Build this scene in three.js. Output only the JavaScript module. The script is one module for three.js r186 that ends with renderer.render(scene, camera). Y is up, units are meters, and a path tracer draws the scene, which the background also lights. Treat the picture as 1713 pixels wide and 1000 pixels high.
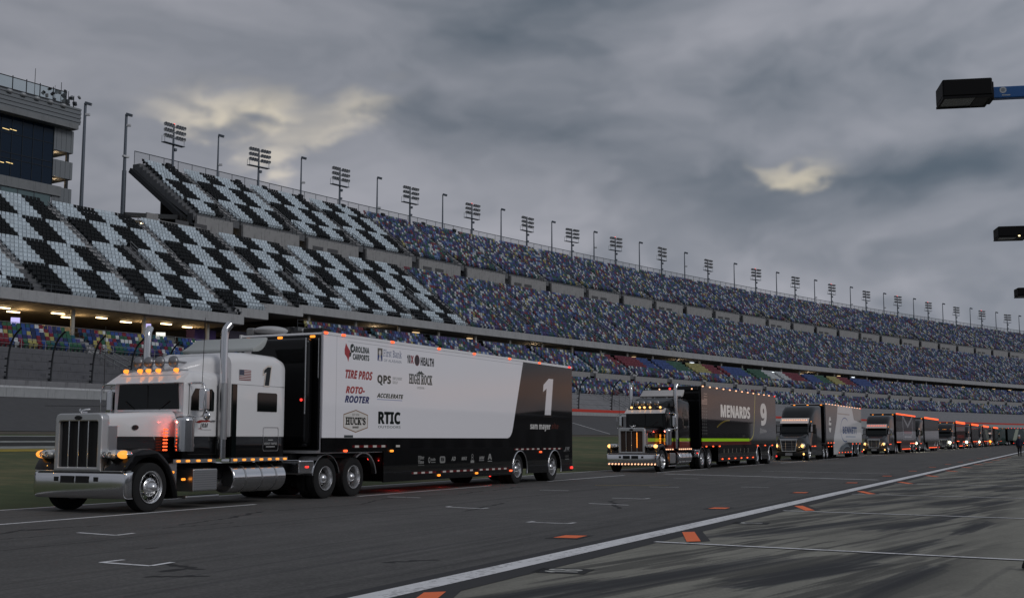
import * as THREE from 'three';
import { RoundedBoxGeometry } from 'three/addons/geometries/RoundedBoxGeometry.js';
import { mergeGeometries, mergeVertices, toCreasedNormals } from 'three/addons/utils/BufferGeometryUtils.js';
import { MarchingCubes } from 'three/addons/objects/MarchingCubes.js';

// ---------------------------------------------------------------- camera, sky, sun, exposure
const scene = new THREE.Scene();
const camera = new THREE.PerspectiveCamera(28.07, 1024 / 597, 0.1, 3000);
const PITCH = Math.atan(0.1175);
camera.position.set(0, 1.47, 0);
camera.rotation.x = PITCH;
const renderer = new THREE.WebGLRenderer({ antialias: true });
renderer.toneMapping = THREE.LinearToneMapping;
renderer.toneMappingExposure = 1.0;
renderer.shadowMap.enabled = true;

let seed = 7;
const rnd = () => { seed = (seed * 1664525 + 1013904223) >>> 0; return seed / 4294967296; };
const pick = (a) => a[Math.floor(rnd() * a.length) % a.length];
const lerp = (a, b, t) => a + (b - a) * t, clamp = (x, a = 0, b = 1) => Math.min(b, Math.max(a, x));
const smooth = (a, b, x) => { const t = clamp((x - a) / (b - a)); return t * t * (3 - 2 * t); };
const hash = (x, y) => { let h = Math.imul(x, 374761393) + Math.imul(y, 668265263); h = Math.imul(h ^ (h >>> 13), 1274126177); return ((h ^ (h >>> 16)) >>> 0) / 4294967296; };
function vnoise(x, y) {
  const ix = Math.floor(x), iy = Math.floor(y), fx = x - ix, fy = y - iy, u = fx * fx * (3 - 2 * fx), v = fy * fy * (3 - 2 * fy);
  return lerp(lerp(hash(ix, iy), hash(ix + 1, iy), u), lerp(hash(ix, iy + 1), hash(ix + 1, iy + 1), u), v);
}
function fbm(x, y, o = 5) { let s = 0, a = 0.5; for (let i = 0; i < o; i++) { s += a * vnoise(x, y); a *= 0.5; x = x * 2.03 + 17.1; y = y * 2.03 + 9.7; } return s / (1 - Math.pow(0.5, o)); }

const DEG = Math.PI / 180;
const SUN_AZ = 128 * DEG, SUN_EL = 30 * DEG;                      // behind the camera to the right
const sunDir = new THREE.Vector3(Math.sin(SUN_AZ) * Math.cos(SUN_EL), Math.sin(SUN_EL), -Math.cos(SUN_AZ) * Math.cos(SUN_EL));
const westDir = new THREE.Vector3(Math.sin(80 * DEG) * 0.95, 0.3, -Math.cos(80 * DEG) * 0.95);
function skyColor(dx, dy, dz, out) {
  const el = Math.asin(clamp(dy, -1, 1)) / DEG, az = Math.atan2(dx, -dz) / DEG;
  if (el < -1.5) { out[0] = 0.05; out[1] = 0.052; out[2] = 0.055; return; }
  const k = 1 / (Math.max(dy, 0) + 0.42), px = dx * k * 2.2, pz = dz * k * 2.2, ey = el * 0.075;
  const wx = fbm(px * 1.6 + 3.1, pz * 1.6 + ey + 8.2, 5) - 0.5, wz = fbm(px * 1.6 + 31.7, pz * 1.6 - ey + 4.4, 5) - 0.5;
  const big = fbm(px * 1.0 + wx * 1.3 + 12.3, ey * 1.5 + pz * 0.4 + wz * 1.0 + 40.2, 5);
  const fine = fbm(px * 3.2 + wx * 2.6 + 2.3, ey * 4.6 + pz * 1.2 + wz * 2.2 + 7.7, 6);
  const wisp = fbm(px * 11 + wx * 7 + 5.3, ey * 15 + pz * 3 + wz * 6 + 1.7, 5);
  let c = smooth(0.24, 0.74, 0.5 * big + 0.36 * fine + 0.14 * wisp) * 0.66 + 0.2;
  // cloud banks of this sky, by bearing and height (degrees)
  const bank = (a, e, sa, se, amt, tilt = 0) => { const u = (az - a + wx * 9) / sa, v = (el - e - tilt * (az - a) + wz * 6 + (fine - 0.5) * 1.6) / se; c += amt * Math.exp(-(u * u + v * v)); };
  bank(5, 22.4, 9, 2.2, -0.4, 0.14); bank(-2, 19.2, 8, 1.5, -0.3, -0.08); bank(11, 20.8, 12, 5, -0.1); bank(13, 16.2, 9, 1.5, -0.3); bank(20, 11.8, 8, 1.4, -0.34); bank(-16, 18.2, 8, 1.6, -0.22); bank(-6, 14.6, 2.6, 1.6, -0.26); bank(2, 13.2, 7, 1.6, -0.3, -0.12);
  bank(-20, 24, 9, 4, 0.26); bank(9, 19.6, 7, 1.2, 0.24); bank(18, 23.5, 5, 2.2, 0.2); bank(-13, 10.5, 12, 2.6, 0.22); bank(-22, 17, 7, 3, 0.12); bank(4, 9.0, 9, 1.3, 0.28); bank(14, 7.0, 10, 1.2, 0.3); bank(22, 9.2, 4, 0.8, 0.2);
  c = clamp(c, -0.1, 1.15);
  let r = lerp(0.1, 0.315, c), g = lerp(0.124, 0.325, c), b = lerp(0.158, 0.372, c);
  // breaks where the warm upper sky shows through
  const gap = (a, e, sa, se, amt, tilt = 0) => { const u = (az - a + wx * 7 + (fine - 0.5) * 5) / sa, v = (el - e - tilt * (az - a) + wz * 4 + (wisp - 0.5) * 2.4 + (fine - 0.5) * 2) / se; const m = amt * smooth(0.05, 1, Math.exp(-(u * u + v * v))) * smooth(0.25, 0.75, fine * 0.5 + wisp * 0.55); r += 0.46 * m; g += 0.38 * m; b += 0.22 * m; };
  gap(-15.0, 15.0, 3.4, 1.1, 1.0); gap(-12.6, 14.6, 1.6, 1.2, 0.7); gap(-9.0, 14.9, 2.4, 0.8, 0.6, 0.3); gap(-10.8, 13.4, 2.6, 0.6, 0.6, 0.3); gap(12.2, 12.7, 2.2, 0.55, 0.75); gap(-21, 23.8, 3, 1, 0.3);
  // the west: brighter air and a low band of sunset
  const cosw = dx * westDir.x + dy * westDir.y + dz * westDir.z, west = Math.pow(clamp(0.5 + 0.5 * cosw), 3);
  const f = 0.94 + 0.6 * west; r *= f * 1.01; g *= f; b *= f * 0.98;
  const azw = Math.abs(az - 66), band = smooth(60, 8, azw) * Math.exp(-Math.pow((el - 2.0 + wz * 2.2) / 1.0, 2)) * smooth(0.3, 0.62, fine * 0.6 + big * 0.4);
  r = lerp(r, 0.8, 0.8 * band); g = lerp(g, 0.44, 0.8 * band); b = lerp(b, 0.3, 0.8 * band);
  out[0] = r; out[1] = g; out[2] = b;
}
{
  const W = 3072, H = 1536, data = new Float32Array(W * H * 4), o = [0, 0, 0];
  for (let j = 0; j < H; j++) {
    const up = ((j + 0.5) / H - 0.5) * Math.PI, cy = Math.cos(up), sy = Math.sin(up);
    for (let i = 0; i < W; i++) {
      const a = ((i + 0.5) / W - 0.5) * 2 * Math.PI;
      skyColor(Math.cos(a) * cy, sy, Math.sin(a) * cy, o);
      const q = (j * W + i) * 4; data[q] = o[0]; data[q + 1] = o[1]; data[q + 2] = o[2]; data[q + 3] = 1;
    }
  }
  const t = new THREE.DataTexture(data, W, H, THREE.RGBAFormat, THREE.FloatType);
  t.mapping = THREE.EquirectangularReflectionMapping; t.magFilter = THREE.LinearFilter; t.minFilter = THREE.LinearFilter; t.needsUpdate = true;
  scene.background = t; scene.environment = t;
}
const sun = new THREE.DirectionalLight(new THREE.Color(1, 0.985, 0.97), 0.78);
sun.position.copy(sunDir).multiplyScalar(300).add(new THREE.Vector3(20, 0, -80)); sun.target.position.set(20, 0, -80);
sun.castShadow = true; sun.shadow.radius = 45; sun.shadow.mapSize.set(2048, 2048);
Object.assign(sun.shadow.camera, { left: -180, right: 180, top: 120, bottom: -120, near: 1, far: 900 });
scene.add(sun, sun.target);

// ---------------------------------------------------------------- helpers
const used = {};
function numbered(name) { const n = used[name] = (used[name] ?? -1) + 1; return n ? name + '_' + String(n).padStart(3, '0') : name; }
function mesh(name, geo, mat, parent) { const m = new THREE.Mesh(geo, mat); m.name = name; m.castShadow = m.receiveShadow = true; if (parent) parent.add(m); return m; }
function thing(name, label, category, group) { const o = new THREE.Group(); o.name = numbered(name); o.userData = { label, category }; if (group) o.userData.group = group; scene.add(o); return o; }
function structure(name, geo, mat, label, category) { const m = mesh(name, geo, mat, scene); m.userData = { kind: 'structure', label, category }; return m; }
function std(color, roughness = 0.6, metalness = 0, more = {}) { const c = Array.isArray(color) ? new THREE.Color().setRGB(...color) : new THREE.Color(color); return new THREE.MeshStandardMaterial({ color: c, roughness, metalness, ...more }); }
function phys(color, more = {}) { const c = Array.isArray(color) ? new THREE.Color().setRGB(...color) : new THREE.Color(color); return new THREE.MeshPhysicalMaterial({ color: c, roughness: 0.5, ...more }); }
function glow(color, strength) { const c = new THREE.Color().setRGB(...color); return new THREE.MeshStandardMaterial({ color: c.clone().multiplyScalar(0.3), emissive: c, emissiveIntensity: strength, roughness: 0.4 }); }
const box = (w, h, d, x = 0, y = 0, z = 0) => new THREE.BoxGeometry(w, h, d).translate(x, y, z);
const span = (x0, x1, y0, y1, z0, z1) => box(x1 - x0, y1 - y0, z1 - z0, (x0 + x1) / 2, (y0 + y1) / 2, (z0 + z1) / 2);
const rspan = (x0, x1, y0, y1, z0, z1, r = 0.03, s = 2) => new RoundedBoxGeometry(x1 - x0, y1 - y0, z1 - z0, s, r).translate((x0 + x1) / 2, (y0 + y1) / 2, (z0 + z1) / 2);
function cyl(r0, r1, h, n = 16, axis = 'y') { const g = new THREE.CylinderGeometry(r1, r0, h, n); if (axis === 'x') g.rotateZ(-Math.PI / 2); if (axis === 'z') g.rotateX(Math.PI / 2); return g; }
const V = (x, y, z) => new THREE.Vector3(x, y, z);
function rod(a, b, r, n = 6) { const d = new THREE.Vector3().subVectors(b, a), g = new THREE.CylinderGeometry(r, r, d.length(), n); g.applyQuaternion(new THREE.Quaternion().setFromUnitVectors(V(0, 1, 0), d.clone().normalize())); return g.translate((a.x + b.x) / 2, (a.y + b.y) / 2, (a.z + b.z) / 2); }
function tube(pts, r, seg = 24, n = 8) { return new THREE.TubeGeometry(new THREE.CatmullRomCurve3(pts), seg, r, n); }
function merged(list) { const a = list.map((g) => { const q = g.index ? g.toNonIndexed() : g; for (const k of Object.keys(q.attributes)) if (!['position', 'normal', 'uv'].includes(k)) q.deleteAttribute(k); return q; }); return mergeGeometries(a); }
function poly(pts) { const s = new THREE.Shape(); pts.forEach(([x, y], i) => (i ? s.lineTo(x, y) : s.moveTo(x, y))); return s; }
function extr(shape, depth, bevel = 0, curve = 10) { const g = new THREE.ExtrudeGeometry(shape, { depth: depth - 2 * bevel, bevelEnabled: bevel > 0, bevelSize: bevel, bevelThickness: bevel, bevelOffset: -bevel, bevelSegments: 2, curveSegments: curve }); return g.translate(0, 0, bevel); }
// closed loft along x: sections { x, hw, y0, y1, rt, rb, hb } with hb the half width at the bottom
function loft(sections, n = 4, crease = 0.7) {
  const rings = sections.map(({ x, hw, y0, y1, rt = 0.05, rb = 0.02, hb = hw }) => {
    const pts = [], at = (y) => lerp(hb, hw, (y - y0) / (y1 - y0));
    const corner = (sz, y, r, a0, a1) => { for (let i = 0; i <= n; i++) { const a = lerp(a0, a1, i / n), yy = y + r * Math.sin(a); pts.push([sz * (at(yy) - r) + r * Math.cos(a), yy]); } };
    corner(1, y0 + rb, rb, -Math.PI / 2, 0); corner(1, y1 - rt, rt, 0, Math.PI / 2); corner(-1, y1 - rt, rt, Math.PI / 2, Math.PI); corner(-1, y0 + rb, rb, Math.PI, Math.PI * 1.5);
    return pts.map(([z, y]) => [x, y, z]);
  });
  const pos = [], uv = [], idx = [], m = rings[0].length;
  rings.forEach((r) => r.forEach((p) => { pos.push(...p); uv.push(p[0], p[1]); }));
  for (let k = 0; k + 1 < rings.length; k++) for (let i = 0; i < m; i++) { const a = k * m + i, b = k * m + (i + 1) % m, c = a + m, d = b + m; idx.push(a, b, c, b, d, c); }
  const cap = (k, flip) => { const c = pos.length / 3; let y = 0; rings[k].forEach((p) => (y += p[1] / m)); pos.push(rings[k][0][0], y, 0); uv.push(0, 0); for (let i = 0; i < m; i++) { const a = k * m + i, b = k * m + (i + 1) % m; flip ? idx.push(c, b, a) : idx.push(c, a, b); } };
  cap(0, true); cap(rings.length - 1, false);
  const g = new THREE.BufferGeometry(); g.setAttribute('position', new THREE.Float32BufferAttribute(pos, 3)); g.setAttribute('uv', new THREE.Float32BufferAttribute(uv, 2)); g.setIndex(idx);
  return toCreasedNormals(g, crease);
}
function dataTex(w, h, fn, wrap = true) {
  const d = new Uint8Array(w * h * 4), e = (x) => 255 * (x <= 0.0031308 ? 12.92 * x : 1.055 * Math.pow(x, 1 / 2.4) - 0.055);
  for (let j = 0; j < h; j++) for (let i = 0; i < w; i++) { const c = fn(i / w, j / h), q = (j * w + i) * 4; d[q] = e(clamp(c[0])); d[q + 1] = e(clamp(c[1])); d[q + 2] = e(clamp(c[2])); d[q + 3] = 255; }
  const t = new THREE.DataTexture(d, w, h); t.colorSpace = THREE.SRGBColorSpace; t.magFilter = THREE.LinearFilter; if (wrap) t.wrapS = t.wrapT = THREE.RepeatWrapping; t.needsUpdate = true; return t;
}
function canvasTex(w, h, draw) { const c = document.createElement('canvas'); c.width = w; c.height = h; draw(c.getContext('2d'), c); const t = new THREE.CanvasTexture(c); t.colorSpace = THREE.SRGBColorSpace; return t; }

// the pit lane's own axes: s along the lane away from us, t to its right, both in metres from the camera's foot
const A = 25.2 * DEG, SA = Math.sin(A), CA = Math.cos(A), LANE_TURN = Math.PI / 2 - A;
const lane = (s, t, y = 0) => V(s * SA + t * CA, y, -(s * CA - t * SA));
const inLane = (o) => { o.rotation.y = LANE_TURN; return o; };   // local x = s, local z = t
function sheet(x0, x1, z0, z1, y, uvs = 1, nx = 1, nz = 1) { const g = new THREE.PlaneGeometry(x1 - x0, z1 - z0, nx, nz).rotateX(-Math.PI / 2).translate((x0 + x1) / 2, y, (z0 + z1) / 2); const p = g.attributes.position, u = g.attributes.uv; for (let i = 0; i < p.count; i++) u.setXY(i, p.getX(i) * uvs, p.getZ(i) * uvs); return g; }
function flat(pts, y) { const g = new THREE.ShapeGeometry(poly(pts.map(([s, t]) => [s, -t]))).rotateX(-Math.PI / 2).translate(0, y, 0); return g; }
function stripe(a, b, w, y) { const dx = b[0] - a[0], dz = b[1] - a[1], l = Math.hypot(dx, dz), nx = -dz / l * w / 2, nz = dx / l * w / 2; return flat([[a[0] + nx, a[1] + nz], [b[0] + nx, b[1] + nz], [b[0] - nx, b[1] - nz], [a[0] - nx, a[1] - nz]], y); }

// the grandstand's own axes: u along its curved rear rim, w towards the track
const G0 = 34 * DEG, GK = 0.038 * DEG;
const heading = (u) => G0 + GK * u;
function stand(u, w, h = 0) { const a = heading(u), x = -52 + (Math.cos(G0) - Math.cos(a)) / GK, d = 166 + (Math.sin(a) - Math.sin(G0)) / GK; return V(x + w * Math.cos(a), h, -(d - w * Math.sin(a))); }
const standTurn = (u) => Math.PI / 2 - heading(u);               // local x = along u, local z = towards the track
function sweep(profile, u0, u1, step = 8, close = false, hOf) {     // profile of [w, h] pairs drawn along the stand; flat shaded
  const n = Math.max(1, Math.ceil((u1 - u0) / step)), pos = [], uv = [], idx = [];
  const pr = close ? [...profile, profile[0]] : profile;
  for (let k = 0; k + 1 < pr.length; k++) {
    const base = pos.length / 3, len = Math.hypot(pr[k + 1][0] - pr[k][0], pr[k + 1][1] - pr[k][1]);
    for (let i = 0; i <= n; i++) { const u = lerp(u0, u1, i / n); for (const e of [0, 1]) { const [w, h] = pr[k + e], p = stand(u, w, hOf ? hOf(u, w, h) : h); pos.push(p.x, p.y, p.z); uv.push(u / 4, (e * len + k * 0.37) / 4); } }
    for (let i = 0; i < n; i++) { const a = base + 2 * i; idx.push(a, a + 1, a + 2, a + 1, a + 3, a + 2); }
  }
  if (close) for (const [u, flip] of [[u0, 0], [u1, 1]]) { const s = THREE.ShapeUtils.triangulateShape(profile.map((p) => new THREE.Vector2(...p)), []), b = pos.length / 3; for (const [w, h] of profile) { const p = stand(u, w, hOf ? hOf(u, w, h) : h); pos.push(p.x, p.y, p.z); uv.push(w / 4, h / 4); } for (const f of s) idx.push(b + f[0], b + f[flip ? 2 : 1], b + f[flip ? 1 : 2]); }
  const g = new THREE.BufferGeometry(); g.setAttribute('position', new THREE.Float32BufferAttribute(pos, 3)); g.setAttribute('uv', new THREE.Float32BufferAttribute(uv, 2)); g.setIndex(idx); g.computeVertexNormals(); return g;
}
const ORD = ['first', 'second', 'third', 'fourth', 'fifth', 'sixth', 'seventh', 'eighth', 'ninth', 'tenth', 'eleventh', 'twelfth', 'thirteenth', 'fourteenth', 'fifteenth', 'sixteenth', 'seventeenth', 'eighteenth', 'nineteenth', 'twentieth', 'twenty-first', 'twenty-second'];
// ---------------------------------------------------------------- ground, pit road, pit stalls, grass, track
const paintTex = dataTex(1024, 1024, (x, y) => { const n = fbm(x * 90, y * 90, 4), w = smooth(0.6, 0.66, 0.5 * fbm(x * 160 + 9, y * 190, 4) + 0.5 * fbm(x * 9, y * 40, 3) + 0.03); const v = 0.78 + 0.2 * n - 0.28 * w; return [v, v, v * 0.99]; });
paintTex.repeat.set(0.13, 0.13);
const whitePaint = std([0.86, 0.86, 0.88], 0.75, 0, { map: paintTex }), orangePaint = std([1, 0.19, 0.05], 0.7), yellowPaint = std([0.6, 0.42, 0.04], 0.8, 0, { map: paintTex }), tarBlack = std([0.028, 0.028, 0.03], 0.85);
structure('ground', sheet(-1400, 1400, -1400, 1400, -0.12, 0.1), std([0.06, 0.07, 0.045], 1), 'flat dull ground around the speedway', 'ground');

function canvasGround(W, H, s0, s1, t0, t1, base, draw) {
  return canvasTex(W, H, (g) => {
    const id = g.createImageData(W, H), e = (x) => 255 * (x <= 0.0031308 ? 12.92 * x : 1.055 * Math.pow(x, 1 / 2.4) - 0.055);
    for (let j = 0; j < H; j++) for (let i = 0; i < W; i++) { const c = base(lerp(s0, s1, (i + 0.5) / W), lerp(t1, t0, (j + 0.5) / H)), q = (j * W + i) * 4; id.data[q] = e(c[0]); id.data[q + 1] = e(c[1]); id.data[q + 2] = e(c[2]); id.data[q + 3] = 255; }
    g.putImageData(id, 0, 0);
    const P = (s, t) => [(s - s0) / (s1 - s0) * W, (t1 - t) / (t1 - t0) * H];
    draw(g, P, W / (s1 - s0), H / (t1 - t0));
  });
}
function fitUV(geo, s0, s1, t0, t1) { const p = geo.attributes.position, u = geo.attributes.uv; for (let i = 0; i < p.count; i++) u.setXY(i, (p.getX(i) - s0) / (s1 - s0), (p.getZ(i) - t0) / (t1 - t0)); return geo; }
const asphaltAt = (s, t) => {
  const grit = hash(Math.floor(s * 47), Math.floor(t * 47)), patch = fbm(s * 0.16, t * 0.42 + 30, 4), mid = fbm(s * 1.4 + 7, t * 2.2, 3), streak = fbm(s * 0.22 + 90, t * 5.5, 4);
  const v = 0.076 * (0.58 + 0.62 * grit * grit + 0.16 * hash(Math.floor(s * 23), Math.floor(t * 23 + 400)) + 0.34 * (patch - 0.5) + 0.3 * (mid - 0.5) + 0.42 * (streak - 0.5) + 0.14);
  return [v * 1.03, v * 0.995, v * 0.95];
};
const line = (g, P, pts, w, a, col = '#0b0b0c') => { g.globalAlpha = a; g.strokeStyle = col; g.lineWidth = w; g.lineCap = 'round'; g.lineJoin = 'round'; g.beginPath(); pts.forEach(([s, t], i) => (i ? g.lineTo(...P(s, t)) : g.moveTo(...P(s, t)))); g.stroke(); g.globalAlpha = 1; };
const wiggle = (a, b, n, amp) => Array.from({ length: n + 1 }, (_, i) => [lerp(a[0], b[0], i / n) + (rnd() - 0.5) * amp, lerp(a[1], b[1], i / n) + (rnd() - 0.5) * amp]);
const asphaltNear = canvasGround(2048, 640, 4, 54, -20.6, -6.17, asphaltAt, (g, P, k) => {
  for (let i = 0; i < 12; i++) line(g, P, wiggle([4 + i * 4.2, -13.05], [8.4 + i * 4.2, -13.07], 5, 0.04), 2.2, 0.7);
  line(g, P, wiggle([4, -9.6], [54, -9.9], 30, 0.05), 1.4, 0.3); line(g, P, wiggle([21, -15.6], [20.6, -6.3], 14, 0.09), 2, 0.5); line(g, P, wiggle([21.4, -15.4], [21.2, -6.3], 14, 0.09), 1.6, 0.4);
  // sealed cracks: crooked tar runs beside the dashed line
  const tar = [[[13.3, -15.2], [14.6, -15.7]], [[14.6, -15.7], [15.9, -15.3]], [[12.6, -14.6], [14.2, -14.4]], [[16.6, -14.2], [18.6, -14.6]], [[18.6, -14.6], [20.4, -15.3]], [[15.9, -13.9], [17.5, -13.7]], [[20.8, -15.2], [23.6, -14.9]], [[23.6, -14.9], [25.6, -15.6]], [[26.0, -15.8], [28.5, -15.5]], [[29, -15.2], [31, -15.6]], [[31.5, -15.4], [34, -15.9]], [[22.3, -11.5], [25.4, -12.2]], [[24.5, -9.0], [27.6, -10.3]], [[12.6, -7.6], [13.2, -7.2]], [[11, -9.1], [11.4, -9.9]], [[10.2, -9.2], [10.6, -8.6]]];
  for (const [a, b] of tar) line(g, P, wiggle(a, b, 9, 0.14), 2.6 + rnd() * 2, 0.85);
  g.globalAlpha = 0.85; g.fillStyle = '#0c0c0d'; for (const [s, t, r] of [[14.75, -15.55, 0.12], [26.1, -15.75, 0.12], [34.2, -15.8, 0.1], [10.85, -9.35, 0.1], [12.9, -11.5, 0.06]]) { g.beginPath(); g.ellipse(...P(s, t), r * k * 2.2, r * k, 0, 0, 7); g.fill(); } g.globalAlpha = 1;
  for (let i = 0; i < 70; i++) { const s = 4 + rnd() * 48, t = -6.6 - rnd() * 5 * rnd(), L = 2 + rnd() * 8; line(g, P, wiggle([s, t], [s + L, t + (rnd() - 0.4) * 0.7], 4, 0.02), 1 + rnd() * 7, 0.05 + rnd() * 0.09); }
  for (let i = 0; i < 26; i++) { const s = 4 + rnd() * 48, t = -7 - rnd() * 13; line(g, P, wiggle([s, t], [s + 0.3 + rnd() * 1.6, t + (rnd() - 0.5) * 0.3], 5, 0.06), 1.4, 0.4); }
});
const farAsphalt = dataTex(512, 512, (x, y) => asphaltAt(60 + x * 14, -20 + y * 14)); farAsphalt.wrapS = farAsphalt.wrapT = THREE.MirroredRepeatWrapping;
const asphaltFarMat = std(0xffffff, 0.88, 0, { map: farAsphalt });
const pitRoad = inLane(structure('pit_road', fitUV(sheet(4, 54, -20.6, -6.17, 0), 4, 54, -20.6, -6.17), std(0xffffff, 0.86, 0, { map: asphaltNear }), 'dark grey asphalt pit road under the line of haulers', 'road'));
mesh('road_stretch', sheet(54, 470, -20.6, -6.17, 0, 1 / 14), asphaltFarMat, pitRoad); mesh('road_stretch', sheet(-40, 4, -20.6, -6.17, 0, 1 / 14), asphaltFarMat, pitRoad);
mesh('road_stretch', sheet(262, 470, -60, -20.6, 0, 1 / 14), asphaltFarMat, pitRoad);
const Y1 = 0.004, Y2 = 0.008;
const mark = (name, geo, mat = whitePaint, parent = pitRoad) => mesh(name, geo, mat, parent);
mark('edge_line', stripe([-40, -20.45], [262, -20.45], 0.14, Y1));
for (const [a, b] of [[8, 22.5], [26.8, 34.6], [39.2, 47.2], [51.4, 59.6], [63.6, 71.8], [76, 84], [88.4, 96.6], [101, 109], [113, 121]]) mark('lane_dash', stripe([a, -17.04], [b, -17.06], 0.13, Y1));
const WB = [[-40, 14], [14, 24], [24, 60], [60, 470]];
for (const [a, b] of WB) { mark('line_border', stripe([a, -5.99], [b, -5.99], 0.92, Y1), tarBlack); mark('stall_line', stripe([a, -6.05], [b, -6.05], 0.35, Y2)); }
mark('cross_line', stripe([49.87, -16.2], [45.73, -6.68], 0.24, Y1)); mark('cross_line', stripe([56.2, -13.5], [54.1, -7.4], 0.1, Y1));
const ticks = [[[14.51, -14.45], [14.35, -13.5], [14.8, -13.56]], [[11.51, -10.7], [11.14, -10.71], [11.08, -9.88], [11.51, -9.93]], [[26.88, -16.2], [26.82, -15.2]], [[23.7, -12.64], [23.41, -12.61], [23.13, -11.61], [23.4, -11.58]], [[20.02, -8.97], [19.74, -8.99], [19.71, -8.17], [19.97, -8.16]], [[26.12, -10.32], [25.79, -9.23]], [[28.75, -10.73], [28.64, -9.84], [28.95, -9.8]], [[32.38, -14.34], [32.36, -13.42]], [[37.2, -9.6], [37.1, -8.7]], [[45.6, -10.5], [45.5, -9.4]], [[36.0, -12.2], [35.9, -11.2]], [[44.2, -14.0], [44.1, -13.0]]];
for (const p of ticks) for (let i = 0; i + 1 < p.length; i++) mark('box_corner_mark', stripe(p[i], p[i + 1], 0.085, Y1 + i * 0.0015));
mark('lane_dash', stripe([36.5, -14.2], [37.4, -12.0], 0.08, Y1), yellowPaint);
for (let i = 0; i < 12; i++) { const s = 17.05 + 8.38 * i; mark('block_border', flat([[s - 0.4, -7.3], [s + 0.4, -7.34], [s + 0.44, -6.82], [s - 0.36, -6.78]], Y1), tarBlack); mark('orange_block', flat([[s - 0.26, -7.22], [s + 0.24, -7.22], [s + 0.29, -6.88], [s - 0.21, -6.86]], Y2), orangePaint); }

// concrete pit stalls with rubber laid down by cars leaving them
const concreteAt = (s, t) => {
  const grit = hash(Math.floor(s * 49), Math.floor(t * 49)), patch = fbm(s * 0.3 + 5, t * 0.5, 4), mid = fbm(s * 1.1, t * 3.1 + 4, 4), slant = fbm(s * 0.3, (t - 0.18 * s) * 4.2, 4);
  let v = 0.235 * (0.8 + 0.26 * grit + 0.4 * (patch - 0.5) + 0.25 * (mid - 0.5));
  const rub = fbm(s * 0.2 + 3, (t - 0.2 * s) * 1.7, 4) * 0.66 + 0.34 * fbm(s * 0.5, (t - 0.2 * s) * 9, 4), lay = smooth(-0.8, -1.8, t) * smooth(-5.9, -5.0, t);
  v *= 1 - 0.4 * smooth(0.46, 0.66, slant) * lay; v *= 1 - 0.6 * smooth(0.5, 0.56, rub) * lay;
  return [v * 1.02, v * 0.985, v * 0.82];
};
const rubber = (g, P, k, pts, w, a, n = 46) => {
  const c = new THREE.CatmullRomCurve3(pts.map(([s, t]) => V(s, 0, t))).getPoints(24);
  for (let i = 0; i < n; i++) { const o = (rnd() + rnd() - 1) * w / 2, f0 = rnd() * 0.35, f1 = 1 - rnd() * 0.35, seg = c.filter((_, q) => q / 24 >= f0 && q / 24 <= f1).map((p) => [p.x + rnd() * 0.04, p.z + o]); if (seg.length > 1) line(g, P, seg, (0.02 + rnd() * 0.09) * k, a * (0.4 + 0.6 * rnd()), pick(['#17181a', '#1d1e21', '#222326', '#131415'])); }
};
const stallTex = canvasGround(2048, 448, 4, 46, -6.17, 3, concreteAt, (g, P, k) => {
  const R = (pts, w, a, n) => rubber(g, P, k, pts, w, a, n);
  for (let i = -1; i < 5; i++) {
    const o = i * 8.38, j = () => (rnd() - 0.5) * 0.4;
    R([[11.8 + o, -3.2 + j()], [15.2 + o, -2.3]], 0.8, 0.34, 60); R([[11.4 + o, -2.0 + j()], [15.4 + o, -1.5]], 0.4, 0.3, 34);
    R([[9.2 + o, -4.9], [16.0 + o, -3.2 + j()]], 0.7, 0.28, 56); R([[8.6 + o, -5.3], [12.6 + o, -4.5]], 0.5, 0.3, 30); R([[11.4 + o, -3.0 + j()], [19.4 + o, -1.8]], 0.5, 0.24, 36);
    line(g, P, wiggle([9.6 + o, -5.4], [9.4 + o, 3], 12, 0.01), 1.2, 0.3, '#2a2a28');
  }
  for (let i = 0; i < 60; i++) { const s = 4 + rnd() * 40, t = -5.9 + rnd() * 5; line(g, P, wiggle([s, t], [s + 1 + rnd() * 4, t + 0.2 + rnd() * 0.8], 5, 0.04), 1 + rnd() * 5, 0.07 + rnd() * 0.1, '#1c1c1e'); }
});
const farStall = canvasGround(1024, 256, 46, 88, -6.17, 3, concreteAt, (g, P, k) => { for (let i = 0; i < 5; i++) { const o = 46 + i * 8.38; rubber(g, P, k, [[o - 2, -4.9], [o + 3, -4.1], [o + 7, -2.4]], 0.9, 0.3, 50); rubber(g, P, k, [[o, -3], [o + 3, -2.4], [o + 8, -1.9]], 0.8, 0.28, 40); } });
farStall.wrapS = THREE.MirroredRepeatWrapping; farStall.wrapT = THREE.ClampToEdgeWrapping;
const farStallMat = std(0xffffff, 0.85, 0, { map: farStall });
const stalls = inLane(structure('pit_stall_pavement', fitUV(sheet(4, 46, -6.17, 3, 0), 4, 46, -6.17, 3), std(0xffffff, 0.8, 0, { map: stallTex }), 'tan concrete pit stalls streaked with black rubber', 'pavement'));
mesh('pavement_stretch', fitUV(sheet(46, 470, -6.17, 3, 0), 46, 88, -6.17, 3), farStallMat, stalls); mesh('pavement_stretch', fitUV(sheet(-40, 4, -6.17, 3, 0), 46, 88, -6.17, 3), farStallMat, stalls);
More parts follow.
